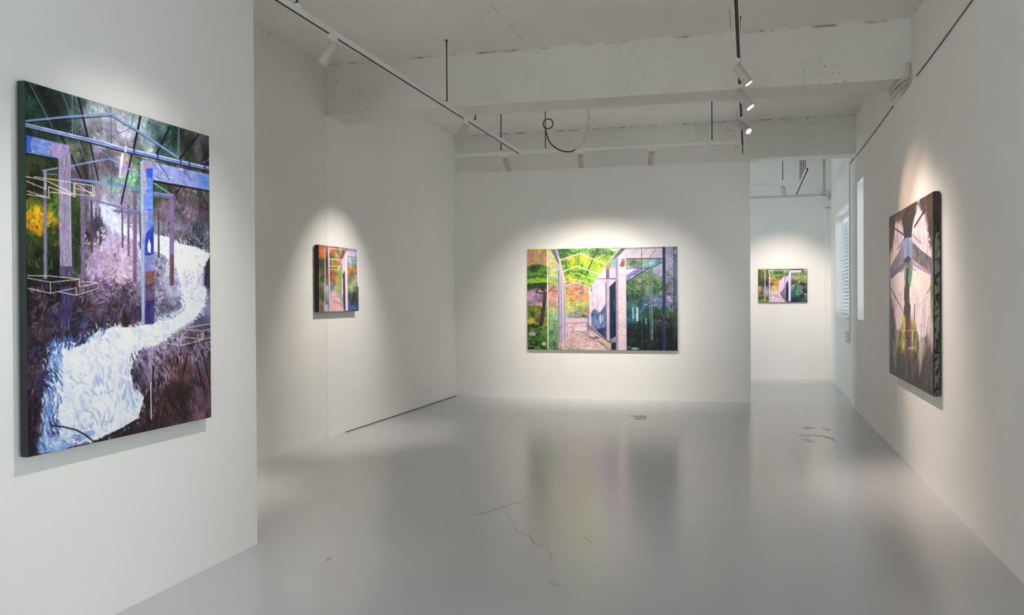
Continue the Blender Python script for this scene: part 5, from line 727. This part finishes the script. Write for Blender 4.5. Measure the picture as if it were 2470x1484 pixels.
'side': ((1.04,0.74),[(0.0446,0.9487,170,90,50),(0.0447,0.8405,175,100,50),(0.1782,0.9663,170,120,100),(0.0448,0.7499,50,80,50),(0.1793,0.7203,60,80,50),(0.0449,0.6589,40,60,40),(0.0599,0.5956,110,80,85),(0.06,0.5129,60,110,40),(0.0751,0.412,90,90,70),(0.0453,0.3092,70,80,55),(0.0755,0.2168,60,70,50),(0.0455,0.1321,140,110,105),(0.0607,0.0384,80,80,65),(0.18,0.5546,110,70,50),(0.1804,0.462,100,70,55),(0.1808,0.3689,150,160,175),(0.1813,0.2755,150,155,165),(0.1817,0.1816,120,125,125),(0.1821,0.0872,165,170,190),(0.3599,0.9321,190,110,60),(0.4832,0.9211,110,110,90),(0.4221,0.8529,170,120,120),(0.5461,0.8692,170,100,70),(0.3612,0.7849,130,140,40),(0.4541,0.7527,170,150,60),(0.5161,0.7745,160,110,90),(0.3621,0.6831,130,130,50),(0.4396,0.6588,200,170,60),(0.332,0.6074,120,70,40),(0.4251,0.5646,140,80,50),(0.3639,0.4873,150,90,60),(0.4264,0.4425,160,110,90),(0.3337,0.4018,140,150,160),(0.3651,0.3557,150,180,210),(0.4276,0.3291,150,160,70),(0.366,0.2517,225,175,185),(0.3666,0.1853,215,165,170),(0.4301,0.0909,230,180,180),(0.3057,0.0223,215,165,165),(0.5098,0.0246,225,175,175),(0.5031,0.5678,150,170,90),(0.5357,0.4747,170,180,110),(0.5054,0.3788,130,150,90),(0.523,0.2363,140,160,165),(0.8145,0.9411,215,190,220),(0.8164,0.8469,150,190,210),(0.8979,0.8229,150,180,200),(0.7695,0.7782,170,180,200),(0.8191,0.7143,180,140,60),(0.9011,0.68,170,130,60),(0.7883,0.6367,150,120,60),(0.8218,0.5808,110,110,80),(0.8396,0.5048,190,150,120),(0.841,0.4374,160,180,140),(0.8424,0.3698,150,180,90),(0.8109,0.3108,80,110,80),(0.9088,0.3328,90,110,80),(0.8288,0.2335,60,80,90),(0.8306,0.1458,40,55,70),(0.8324,0.0576,60,90,160),(0.9129,0.1472,35,45,55),(0.9689,0.5869,150,150,160)],[('t',((0.0078,0.9912),(0.2005,0.9949),(0.2015,0.8038),(0.0079,0.7932)),((140,70,44),(120,110,60),(176,92,48),(196,116,60)),70,0.06,0.014,40,0.8,0.0,None),('t',((0.0079,0.7932),(0.2017,0.7581),(0.2031,0.4814),(0.0079,0.4558)),((36,60,40),(50,84,48),(110,86,84),(84,110,56)),90,0.05,0.013,20,0.7,0.0,None),('t',((0.0079,0.4374),(0.1201,0.4413),(0.1214,0.0108),(0.008,0.0096)),((56,64,48),(80,86,62),(120,110,96),(140,116,110)),80,0.05,0.012,60,0.7,0.0,None),('t',((0.2686,0.9447),(0.5761,0.9639),(0.4863,0.6609),(0.4423,0.4147),(0.2721,0.4092)),((120,76,44),(190,110,56),(170,120,112),(150,150,56),(214,170,66)),130,0.05,0.012,30,0.8,0.0,None),('t',((0.7063,0.7278),(0.9397,0.7775),(0.9444,0.5762),(0.7093,0.5572)),((130,104,62),(156,118,56),(184,140,60),(200,160,90)),70,0.05,0.012,50,0.7,0.0,None),('t',((0.7097,0.5382),(0.9451,0.5473),(0.9505,0.3145),(0.7137,0.3082)),((90,120,90),(120,150,100),(160,184,130),(190,170,130)),70,0.05,0.011,70,0.5,0.0,None),('t',((0.714,0.2889),(0.951,0.2949),(0.9555,0.0987),(0.7174,0.0952)),((28,38,46),(40,54,66),(58,76,86)),60,0.05,0.012,10,0.4,0.0,None),('p',((0.2577,0.2774),(0.4593,0.292),(0.5726,0.093),(0.6139,0.0063),(0.244,0.0026)),(226,180,184),12,1.0,(40,0.1,0.02,-20)),('p',((0.5631,0.7769),(0.5726,0.093),(0.4592,0.3015),(0.4587,0.6222)),(150,172,100),20,1.0,(40,0.12,0.02,88)),('p',((0.459,0.3205),(0.5707,0.2278),(0.5889,0.0739)),(150,172,178),14,1.0,None),('l',(0.1454,0.9596,0.1498,0.5534),20.3,(212,182,152)),('l',(0.1498,0.5534,0.1383,0.4048),20.2,(212,182,152)),('l',(0.1383,0.4048,0.129,0.0014),20.5,(212,182,152)),('l',(0.2109,1.0091,0.2224,0.0024),14.2,(90,80,112)),('l',(0.2383,0.961,0.2517,0.0026),38.1,(206,190,216)),('l',(0.2684,0.9675,0.6387,0.9789),8.8,(232,222,226)),('l',(0.2619,0.8071,0.5627,0.8068),8.3,(232,222,226)),('l',(0.2702,0.6972,0.5092,0.7069),7.6,(228,215,190)),('l',(0.2706,0.6464,0.4864,0.6544),6.9,(220,200,140)),('l',(0.273,0.2825,0.4515,0.2918),7.0,(220,170,160)),('l',(0.289,0.1932,0.5889,0.0739),6.6,(150,110,120)),('l',(0.6859,0.9894,0.6322,0.8928),12.0,(60,50,70)),('l',(0.6864,0.9614,0.5629,0.7863),18.3,(190,180,202)),('l',(0.5629,0.7863,0.4556,0.6221),18.8,(190,180,202)),('p',((0.6785,0.9609),(0.9435,0.9678),(0.9455,0.8807),(0.7006,0.8743)),(215,192,222),10,1.0,None),('l',(0.6942,0.9666,0.9435,0.9678),6.3,(92,84,118)),('l',(0.7007,0.8706,0.9456,0.875),5.6,(92,84,118)),('l',(0.7018,0.9885,0.943,0.9867),12.6,(120,140,180)),('p',((0.7022,0.7842),(0.8022,0.7515),(0.7035,0.7088)),(140,150,200),8,1.0,None),('p',((0.7095,0.0853),(0.848,0.0971),(0.9483,0.0492),(0.9407,0.0195),(0.7105,0.0268)),(60,92,165),14,1.0,None),('l',(0.5797,0.7122,0.6429,0.7153),6.9,(70,55,110)),('p',((0.5626,0.8143),(0.6325,0.8742),(0.6363,0.6301),(0.5817,0.571)),(222,200,224),10,1.0,None),('p',((0.5848,0.5806),(0.6408,0.6492),(0.6508,0.0115),(0.5978,0.011)),(44,36,80),10,1.0,None),('l',(0.5748,0.5045,0.5734,0.2662),26.4,(228,206,222)),('p',((0.632,0.9022),(0.6991,0.9622),(0.7124,0.0092),(0.6461,0.0086)),(238,214,232),8,1.0,None),('l',(0.9429,0.9915,0.9659,0.0098),12.0,(92,90,112)),('l',(0.9788,0.9937,0.9867,0.3935),41.2,(228,222,232)),('l',(0.9834,0.3934,0.986,0.01),34.7,(60,65,75))]),
'far': ((0.905,0.645),[(0.0463,0.9408,130,130,50),(0.0539,0.8361,80,100,50),(0.0704,0.8708,140,150,60),(0.0534,0.7314,70,90,45),(0.0692,0.6381,60,75,40),(0.0606,0.5449,40,45,25),(0.0439,0.4517,150,140,140),(0.0435,0.3699,170,130,50),(0.0511,0.253,100,120,80),(0.0505,0.1359,50,60,35),(0.0664,0.0539,90,110,60),(0.1676,0.8348,130,135,120),(0.1669,0.6605,90,95,85),(0.1665,0.5674,60,60,60),(0.1657,0.4043,140,160,210),(0.1652,0.2876,170,180,190),(0.1648,0.1942,180,170,80),(0.1644,0.1007,90,110,60),(0.2732,0.9147,140,180,90),(0.3619,0.9021,60,90,75),(0.4747,0.9123,90,130,70),(0.555,0.9113,130,170,80),(0.2972,0.8449,130,170,70),(0.4745,0.8429,110,140,60),(0.2806,0.7524,230,190,50),(0.3615,0.7747,120,160,70),(0.434,0.774,190,160,70),(0.4742,0.7504,60,80,50),(0.3127,0.6708,220,170,40),(0.3934,0.6585,210,165,50),(0.3125,0.6128,200,140,50),(0.3931,0.5541,200,160,60),(0.2798,0.5201,120,70,60),(0.3118,0.4268,230,190,130),(0.3764,0.3915,235,195,120),(0.3277,0.3452,200,180,120),(0.3274,0.2404,220,195,215),(0.2702,0.1355,225,195,220),(0.3596,0.1937,200,160,190),(0.3916,0.1003,225,195,215),(0.4723,0.042,235,210,225),(0.4738,0.5999,225,205,225),(0.4977,0.4837,230,205,230),(0.4732,0.3678,215,190,215),(0.4809,0.2515,130,120,150),(0.513,0.1933,70,55,90),(0.5548,0.8305,70,90,90),(0.5143,0.7037,225,210,230),(0.5947,0.7261,200,195,230),(0.6025,0.6335,190,200,225),(0.7149,0.8056,120,150,100),(0.7148,0.748,140,160,220),(0.7947,0.8393,90,130,80),(0.8744,0.8499,110,140,90),(0.9538,0.8834,130,160,90),(0.8743,0.7809,170,170,140),(0.7547,0.6899,200,150,90),(0.8743,0.7003,150,150,120),(0.8344,0.6085,160,170,50),(0.7545,0.5976,60,90,60),(0.9538,0.6305,130,150,70),(0.7145,0.5517,45,65,60),(0.8742,0.5505,30,50,70),(0.9538,0.5499,40,55,60),(0.7144,0.4708,130,150,145),(0.8741,0.4582,150,165,165),(0.9537,0.4808,130,140,140),(0.7142,0.3666,50,120,130),(0.7942,0.3662,70,110,80),(0.9139,0.3656,60,70,70),(0.7141,0.2855,20,110,130),(0.7941,0.2852,80,140,80),(0.89,0.308,150,160,150),(0.9537,0.2499,120,130,125),(0.714,0.1928,25,75,85),(0.794,0.181,30,70,65),(0.8979,0.1923,30,45,45),(0.9537,0.0996,80,100,85),(0.7539,0.0999,15,30,35),(0.8739,0.0533,60,75,70),(0.9378,0.3078,40,50,50),(0.578,0.4253,30,60,90),(0.5774,0.1931,20,25,45)],[('t',((0.0058,0.9761),(0.1277,0.9745),(0.1256,0.5211),(0.0035,0.522)),((40,56,32),(60,82,42),(96,112,52),(140,146,60)),90,0.05,0.011,20,0.6,0.0,None),('t',((0.2328,0.9384),(0.5951,0.9339),(0.4417,0.6349),(0.2395,0.5901)),((60,92,66),(90,130,70),(130,176,82),(176,170,64),(220,176,50)),120,0.045,0.01,10,0.5,0.0,None),('t',((0.675,0.8752),(0.9935,0.9747),(0.9935,0.6072),(0.6745,0.5867)),((66,96,66),(90,120,80),(112,146,86),(170,150,96),(150,164,100)),120,0.045,0.011,15,0.6,0.0,None),('t',((0.6744,0.4942),(0.9935,0.492),(0.9935,0.0301),(0.6736,0.0302)),((30,56,62),(60,72,70),(46,96,104),(70,120,92),(120,140,130)),120,0.045,0.01,70,0.5,0.0,None),('p',((0.2547,0.3106),(0.4165,0.3099),(0.5609,0.007),(0.2372,0.007)),(226,198,218),10,1.0,(30,0.06,0.02,-15)),('p',((0.4336,0.6118),(0.5467,0.8075),(0.5499,0.4718),(0.4487,0.2633)),(228,205,228),10,1.0,None),('p',((0.4487,0.2749),(0.5418,0.4487),(0.545,0.0885),(0.5128,0.1235)),(120,108,140),16,1.0,None),('l',(0.093,0.498,0.0913,0.1476),18.3,(62,42,28)),('l',(0.1399,0.986,0.1356,0.0187),12.6,(216,222,192)),('l',(0.1051,0.4746,0.0997,0.1944),8.8,(225,190,140)),('l',(0.1764,0.9855,0.2066,0.846),8.8,(70,72,80)),('l',(0.2066,0.846,0.2064,0.0187),8.8,(70,72,80)),('l',(0.2127,0.9734,0.2308,0.8225),22.1,(226,206,226)),('l',(0.2308,0.8225,0.2292,0.0187),21.9,(226,206,226)),('l',(0.2494,0.6133,0.247,0.0187),5.1,(132,112,132)),('l',(0.2006,0.9678,0.6352,0.9656),11.2,(215,206,215)),('l',(0.1845,0.99,0.6432,0.9839),6.0,(40,48,52)),('l',(0.2485,0.8165,0.5387,0.8168),8.2,(222,222,190)),('l',(0.2478,0.6249,0.4336,0.6234),6.8,(225,190,120)),('l',(0.2476,0.5808,0.4335,0.5793),5.2,(225,195,120)),('l',(0.2546,0.2873,0.4165,0.2867),16.6,(226,202,222)),('l',(0.2473,0.5028,0.4252,0.5016),4.5,(200,200,140)),('l',(0.6392,0.9679,0.5547,0.7958),20.4,(60,76,82)),('l',(0.6312,0.9622,0.4336,0.6118),8.1,(225,212,216)),('l',(0.4336,0.6118,0.4325,0.2342),13.9,(242,226,236)),('l',(0.5507,0.7959,0.5491,0.1234),14.6,(140,130,156)),('l',(0.562,0.4717,0.5596,0.135),8.7,(215,195,220)),('p',((0.5702,0.5528),(0.6146,0.6566),(0.6239,0.0942),(0.5612,0.1176)),(24,44,70),10,1.0,None),('l',(0.6144,0.5525,0.6141,0.4482),8.8,(60,130,180)),('p',((0.6336,0.9507),(0.8943,0.9588),(0.8824,0.8981),(0.659,0.8847)),(236,212,232),8,1.0,None),('l',(0.6512,0.9769,0.9142,0.9895),13.3,(34,44,54)),('l',(0.9078,0.9873,0.9078,0.8955),18.7,(40,50,76)),('p',((0.6669,0.7946),(0.8027,0.7874),(0.6667,0.6965)),(140,158,220),10,1.0,None),('p',((0.6239,0.9104),(0.6687,0.9214),(0.6656,0.0244),(0.6221,0.0244)),(238,216,240),8,1.0,None),('l',(0.3271,0.1821,0.4403,0.1469),9.0,(150,112,142)),('l',(0.4403,0.1469,0.5409,0.0769),9.0,(150,112,142)),('l',(0.2623,0.1939,0.4162,0.211),6.8,(150,112,142)),('l',(0.7544,0.5168,0.754,0.1347),8.7,(30,40,42)),('l',(0.8103,0.4933,0.8101,0.2157),7.2,(120,170,120)),('l',(0.874,0.3312,0.9855,0.2267),6.6,(215,222,215)),('l',(0.9299,0.5962,0.9337,0.0301),13.0,(32,42,44))]),
'right': ((2.28,1.585),[(0.11,0.9802,50,38,36),(0.0657,0.9064,90,50,35),(0.0657,0.857,60,45,35),(0.2585,0.9815,110,90,80),(0.4544,0.9799,70,55,45),(0.6333,0.9785,60,45,42),(0.7973,0.9813,70,62,60),(0.9483,0.9839,75,50,40),(0.4542,0.9437,70,55,48),(0.4909,0.899,55,45,42),(0.4722,0.8562,70,60,55),(0.9476,0.9282,80,50,38),(0.9468,0.8766,65,50,42),(0.9604,0.8156,60,45,40),(0.9806,0.7351,65,55,50),(0.9801,0.696,80,75,70),(0.2583,0.9057,215,200,215),(0.2168,0.8434,200,185,210),(0.3387,0.8787,190,180,200),(0.7001,0.9269,210,205,220),(0.666,0.8455,215,205,220),(0.7645,0.8772,215,205,215),(0.8871,0.8029,235,215,210),(0.9304,0.7391,235,215,210),(0.826,0.7678,225,205,210),(0.6822,0.7928,215,200,225),(0.1533,0.8008,240,220,215),(0.0879,0.7326,225,205,195),(0.2166,0.7672,230,215,215),(0.1531,0.666,115,105,120),(0.3183,0.732,180,170,200),(0.4345,0.7785,130,140,170),(0.5264,0.7712,160,175,210),(0.597,0.7656,195,190,215),(0.7145,0.7268,130,120,135),(0.8555,0.6803,120,115,115),(0.9436,0.6432,85,75,75),(0.762,0.6487,175,155,185),(0.4896,0.7029,75,65,85),(0.2576,0.6374,130,120,150),(0.153,0.5844,230,210,225),(0.2575,0.6046,235,220,225),(0.4148,0.6306,165,175,180),(0.4892,0.6319,140,150,150),(0.543,0.5945,120,165,125),(0.4705,0.5748,70,65,65),(0.4145,0.5765,130,160,140),(0.7133,0.6094,240,220,215),(0.6296,0.5572,235,215,205),(0.7928,0.5856,240,225,220),(0.9135,0.5615,235,220,215),(0.1098,0.5132,200,185,190),(0.2975,0.5106,220,210,225),(0.4516,0.5085,75,65,70),(0.56,0.507,245,225,200),(0.7604,0.5042,235,215,225),(0.9127,0.5021,190,180,190),(0.9629,0.4858,120,120,70),(0.0514,0.4236,110,100,100),(0.2076,0.4246,220,205,215),(0.271,0.353,220,205,225),(0.4519,0.4814,80,65,65),(0.4705,0.4079,75,65,75),(0.3734,0.4491,240,225,225),(0.5817,0.4403,250,235,225),(0.7202,0.4063,235,215,230),(0.8179,0.3866,225,210,220),(0.9114,0.429,220,205,215),(0.9785,0.4495,130,130,70),(0.9103,0.3474,200,190,205),(0.0514,0.3227,120,110,100),(0.0971,0.2494,90,80,72),(0.0515,0.172,65,55,50),(0.2287,0.2795,200,190,190),(0.3729,0.332,200,180,80),(0.3526,0.2563,170,160,70),(0.4696,0.2663,75,55,50),(0.5625,0.2928,170,140,110),(0.5987,0.3296,190,190,100),(0.651,0.2964,140,140,60),(0.6506,0.2441,110,130,50),(0.2707,0.2334,140,145,80),(0.5618,0.2038,160,110,105),(0.5255,0.2285,60,45,45),(0.752,0.2792,215,200,215),(0.8161,0.2405,190,175,170),(0.7509,0.1733,200,185,180),(0.8783,0.2235,110,105,100),(0.9536,0.2483,170,155,150),(0.1637,0.1546,130,120,105),(0.2703,0.1285,75,68,60),(0.4688,0.139,80,75,65),(0.6498,0.1659,70,75,45),(0.8775,0.1622,100,90,75),(0.9527,0.1802,100,70,55),(0.0515,0.047,40,35,32),(0.2702,0.0667,60,48,42),(0.4685,0.0846,50,45,40),(0.6492,0.1009,60,55,48),(0.8147,0.1158,70,60,52),(0.952,0.1282,70,70,60),(0.27,0.0193,45,40,36),(0.5605,0.0354,50,46,42),(0.782,0.0502,48,50,46),(0.9361,0.0467,45,52,50),(0.965,0.0183,40,46,44)],[('p',((0.1855,0.9471),(0.2889,0.9213),(0.3776,0.8564),(0.3968,0.8317),(0.2166,0.7672),(0.1533,0.8201),(0.1641,0.9157)),(214,202,216),14,1.0,(60,0.16,0.03,88)),('p',((0.7087,0.9683),(0.843,0.9093),(0.9022,0.8255),(0.9735,0.7357),(0.9868,0.6721),(0.7944,0.7252),(0.6314,0.7714),(0.5801,0.8367),(0.6067,0.8863)),(220,206,214),16,1.0,(120,0.2,0.03,88)),('p',((0.0321,0.6817),(0.1533,0.8105),(0.2374,0.7752),(0.3185,0.7877),(0.1532,0.7237)),(238,218,212),10,1.0,(20,0.12,0.03,80)),('p',((0.0434,0.6),(0.3959,0.6541),(0.4139,0.4712),(0.0658,0.4728)),(232,214,222),12,1.0,(60,0.2,0.03,89)),('p',((0.6133,0.6586),(0.9601,0.5933),(0.9422,0.541),(0.9268,0.4688),(0.542,0.4706),(0.5782,0.5932)),(238,220,216),12,1.0,(90,0.2,0.03,89)),('p',((0.1085,0.5238),(0.3738,0.5195),(0.3731,0.3787),(0.3019,0.2919),(0.218,0.2791),(0.1419,0.3747)),(226,208,222),14,1.0,(60,0.2,0.03,89)),('p',((0.546,0.5167),(0.9499,0.5102),(0.9476,0.3404),(0.8481,0.2794),(0.7189,0.2734),(0.6514,0.34),(0.5541,0.3864),(0.6526,0.4624)),(234,216,222),14,1.0,(100,0.2,0.03,89)),('t',((-0.0186,0.1372),(0.1637,0.179),(0.4691,0.1799),(0.7006,0.1269),(0.9684,0.2531),(0.9823,0.0164),(-0.0184,0.0002)),((34,30,28),(46,40,36),(60,66,50),(74,66,56),(100,88,70),(120,104,86)),520,0.11,0.013,86,0.35,0.0,None),('t',((-0.0071,0.3925),(0.164,0.3751),(0.2073,0.2689),(0.1855,0.1512),(-0.0068,0.1278)),((70,62,56),(96,86,78),(128,116,104),(160,150,140)),170,0.14,0.012,88,0.15,0.0,None),('l',(0.752,0.275,0.7668,0.1325),14.8,(160,146,136)),('l',(0.7845,0.2681,0.7992,0.1519),14.5,(160,146,136)),('l',(0.9482,0.3888,0.9087,0.2254),12.8,(160,146,136)),('l',(0.8174,0.3447,0.8476,0.2464),13.3,(160,146,136)),('l',(0.7352,0.2486,0.7174,0.1283),14.6,(160,146,136)),('l',(0.8636,0.2802,0.9684,0.2531),3.8,(160,146,136)),('l',(0.0629,0.4488,0.0971,0.2643),20.1,(160,146,136)),('l',(0.1638,0.2475,0.1527,0.1099),19.6,(160,146,136)),('l',(0.0282,0.398,0.0515,0.2222),20.8,(160,146,136)),('l',(0.967,0.1574,0.9629,0.0775),13.1,(160,146,136)),('l',(0.5791,0.1166,0.5856,0.038),16.3,(160,146,136)),('l',(0.4498,0.133,0.4567,0.02),17.3,(160,146,136)),('l',(0.7171,0.107,0.7267,0.0655),14.7,(160,146,136)),('l',(0.8462,0.1269,0.8548,0.0744),14.0,(160,146,136)),('l',(0.7822,0.0711,0.9062,0.0434),4.1,(160,146,136)),('l',(0.7853,0.3438,0.7681,0.2504),14.2,(110,98,96)),('l',(0.8797,0.3342,0.8626,0.1979),13.7,(110,98,96)),('l',(0.142,0.4489,0.1638,0.2279),19.9,(110,98,96)),('l',(0.0744,0.4237,0.0789,0.124),20.7,(110,98,96)),('l',(0.9109,0.3882,0.8867,0.2812),13.0,(110,98,96)),('l',(0.8502,0.4494,0.8409,0.3371),14.0,(110,98,96)),('t',((0.343,0.3594),(0.4086,0.3654),(0.4118,0.2314),(0.3422,0.1948)),((110,110,50),(150,140,56),(190,176,74),(206,196,110)),70,0.07,0.016,86,0.2,0.0,None),('t',((0.5807,0.3202),(0.719,0.2862),(0.7281,0.1972),(0.6151,0.1809)),((60,66,40),(80,96,44),(118,130,52),(150,156,70),(190,186,120)),80,0.08,0.016,70,0.4,0.0,None),('t',((0.1965,0.2782),(0.3427,0.2982),(0.3422,0.1948),(0.1963,0.1859)),((84,84,56),(110,120,60),(150,150,80),(178,170,110)),70,0.08,0.016,80,0.3,0.0,None),('t',((0.4082,0.2959),(0.5535,0.3014),(0.5526,0.1855),(0.4501,0.1786)),((52,40,40),(70,54,52),(100,76,70),(130,100,92)),90,0.07,0.014,84,0.25,0.0,None),('l',(0.3019,0.2872,0.7024,0.307),5.7,(214,200,150)),('l',(0.3724,0.2316,0.4883,0.24),5.2,(214,200,150)),('l',(0.5895,0.2939,0.5979,0.2413),47.7,(220,200,190)),('p',((0.6206,0.2053),(0.6078,0.1983),(0.5738,0.1923),(0.5312,0.1895),(0.496,0.1911),(0.4824,0.1966),(0.4961,0.2038),(0.5313,0.2099),(0.574,0.2125),(0.6079,0.2107)),(190,120,120),14,1.0,None),('p',((0.6136,0.2071),(0.6088,0.2037),(0.5964,0.201),(0.581,0.2),(0.5684,0.2011),(0.5636,0.2039),(0.5684,0.2074),(0.581,0.2101),(0.5965,0.211),(0.6089,0.2099)),(222,210,212),14,1.0,None),('p',((0.3976,0.5191),(0.5275,0.517),(0.5123,0.4582),(0.5545,0.4402),(0.5449,0.3773),(0.3831,0.3836),(0.3971,0.4304),(0.4421,0.4583)),(78,66,72),12,1.0,None),('l',(0.3972,0.4491,0.3733,0.4209),28.9,(240,222,222)),('l',(0.5546,0.4492,0.5995,0.427),38.8,(248,232,220)),('l',(0.6438,0.4492,0.6305,0.3394),34.9,(84,76,66)),('l',(0.4911,0.3808,0.4941,0.2629),34.1,(150,66,54)),('l',(0.1153,0.5137,0.3732,0.4069),15.1,(120,108,116)),('l',(0.9122,0.4862,0.7037,0.432),6.5,(196,186,198)),('t',((0.0204,0.9959),(1.0056,0.9951),(1.0008,0.6713),(0.9307,0.755),(0.8581,0.8952),(0.717,0.9715),(0.6068,0.908),(0.4538,0.885),(0.2585,0.9483),(0.1748,0.9339),(0.1533,0.8684),(0.0206,0.8611)),((50,40,36),(66,48,40),(90,60,46),(78,66,58),(110,70,48)),420,0.1,0.013,70,0.6,0.0,None),('l',(0.1534,0.9144,0.3969,0.8476),15.6,(60,50,55)),('l',(0.8662,0.9349,0.6323,0.8662),24.5,(76,62,66)),('l',(0.5975,0.8307,0.7712,0.7663),9.7,(112,102,118)),('l',(0.4253,0.829,0.2167,0.772),15.8,(126,116,142)),('p',((0.339,0.9715),(0.6332,0.9655),(0.5981,0.8959),(0.5712,0.8157),(0.4905,0.8276),(0.4158,0.8254),(0.3817,0.8927)),(58,48,46),16,1.0,(60,0.1,0.02,80)),('p',((0.0321,0.6729),(0.4252,0.8155),(0.4246,0.7001),(0.0434,0.6369)),(140,132,148),16,1.0,(50,0.15,0.025,60)),('p',((0.0389,0.637),(0.4246,0.6956),(0.4895,0.6762),(0.0479,0.6013)),(126,114,146),12,1.0,None),('p',((0.5763,0.7956),(0.7944,0.7252),(1.0008,0.6693),(1.0823,0.6472),(0.9998,0.6015),(0.762,0.6529),(0.5877,0.6968)),(124,116,122),20,1.0,(70,0.15,0.025,-50)),('p',((0.5929,0.6878),(0.7778,0.6438),(0.9646,0.6069),(0.9601,0.5933),(0.5961,0.6582)),(176,156,188),12,1.0,None),('p',((0.3813,0.8125),(0.4905,0.8276),(0.5903,0.7944),(0.5895,0.701),(0.4989,0.7201),(0.3923,0.7089)),(142,156,192),16,1.0,(30,0.12,0.03,89)),('l',(0.4904,0.8231,0.4898,0.7207),37.4,(80,86,120)),('p',((0.3961,0.7018),(0.4989,0.7178),(0.5702,0.6979),(0.5077,0.6841),(0.4151,0.6849)),(72,62,82),10,1.0,None),('l',(0.308,0.6353,0.4894,0.6673),11.7,(120,124,130)),('l',(0.4894,0.6673,0.6639,0.6284),9.9,(120,124,130)),('l',(0.4054,0.6537,0.4332,0.558),55.0,(140,160,150)),('l',(0.5785,0.6322,0.5159,0.5603),42.4,(84,150,100)),('p',((0.4337,0.6523),(0.5075,0.6487),(0.4979,0.574),(0.5426,0.5465),(0.5062,0.4708),(0.3949,0.4713),(0.4048,0.5362),(0.4613,0.5796)),(72,64,66),12,1.0,None),('l',(0.5514,0.5419,0.5422,0.4898),93.9,(250,232,200)),('l',(0.0434,0.5484,0.1951,0.4722),15.8,(96,86,92)),('l',(0.9565,0.5406,0.8832,0.5025),13.0,(128,118,122)),('l',(0.2171,0.977,0.2066,0.9543),37.6,(150,82,48)),('l',(0.3587,0.9784,0.3488,0.9518),37.0,(150,82,48)),('l',(0.5457,0.9681,0.5275,0.9349),30.9,(150,82,48)),('l',(0.6672,0.9739,0.65,0.9417),29.5,(150,82,48)),('l',(0.8743,0.9745,0.8664,0.9471),29.7,(150,82,48)),('l',(0.9472,0.9044,0.9322,0.8663),27.2,(150,82,48)),('l',(0.9625,0.9659,0.9477,0.9402),25.0,(150,82,48))])}
painting('large tall painting of a white waterfall below blue wooden posts and roof beams', PAINT['left'], (XN + 0.003, 3.905, 0.886), math.pi / 2, 0.052, 470, 620, 3,
         [(2600, .050, .018, 16, None, 1.5), (9000, .020, .0065, 26, None, 2.5)], 1.2, edge_mat('dark_green_canvas_edge', (30, 52, 44), (22, 20, 30)), 1.15)
painting('wide painting of a glass pavilion by a lake in the middle of the partition wall', PAINT['centre'], (-2.237, YP - 0.003, 0.770), 0.0, 0.040, 440, 300, 5,
         [(1500, .09, .025, 14, None, 1.5), (3000, .05, .012, 24, None, 2.0)], 0.84, edge_mat('pale_canvas_edge', (205, 200, 190), (190, 186, 180)), 1.08)
painting('small upright painting of a pavilion walkway with orange trees on the left wall', PAINT['side'], (XL + 0.003, 9.545, 1.434), math.pi / 2, 0.060, 130, 180, 8,
         [(400, .06, .02, 14, None, 1.5), (700, .04, .010, 18, None, 2.0)], 1.0, edge_mat('black_canvas_edge', (22, 22, 28), (18, 18, 22)))
painting('small wide painting of a pavilion walkway on the distant wall past the partition', PAINT['far'], (0.619, YF - 0.003, 1.487), 0.0, 0.032, 150, 110, 9,
         [(300, .06, .02, 14, None, 1.5), (500, .04, .010, 18, None, 2.0)], 1.0, edge_mat('dark_canvas_edge', (40, 44, 40), (40, 40, 40)))
rp = painting('dark painting of pale hanging strips and crossed grey beams on the right wall', PAINT['right'], (XF - 0.003, 8.705, 0.790), -math.pi / 2, 0.055, 230, 460, 11,
         [(1500, .16, .022, 14, 88, 1.2), (2600, .10, .012, 18, 88, 1.6)], 1.2, edge_mat('black_brown_canvas_edge', (26, 22, 20), (22, 22, 22)), 1.28)
# painted near edge of the right canvas: a pale birch trunk on dark ground
ed = Canvas((0.044, 1.575), 20, 380, 21)
ed.buf[:] = (50, 42, 38); ed.buf += (ed.noise(0.05, 3)[..., None] - 0.5) * 60; ed.noise_line = ed.noise(0.04, 2)
ed.poly(((0.05, 0.0), (0.80, 0.0), (0.85, 0.45), (0.95, 0.80), (0.1, 0.80), (0.05, 0.4)), (112, 124, 116), 14, 1.0, (60, .06, .01, 88))
for k in range(46):
    y_ = ed.rng.random() ** 1.3 * 1.25; dk = 34 + ed.rng.random() * 26
    ed.stroke(ed.rng.choice([0.004, 0.02, 0.042]), y_, 0.03 + ed.rng.random() * 0.06, 0.012 + ed.rng.random() * 0.02, ed.rng.normal(1.4, 0.4), (dk, dk, dk * 0.9), 0.9)
for y_ in (0.06, 0.42, 0.86, 0.33, 0.62): ed.stroke(0.022, y_, 0.04, 0.010, 0.05, (18, 16, 16), 0.95)
eo = ed.mesh('painted_edge', rp, M_paint, 1.0, 0.0, 0.0)
eo.rotation_euler = (0, 0, math.pi / 2)
eo.location = (PAINT['right'][0][0] / 2 + 0.0009, -0.055 + 0.022 + 0.004, 0.005)
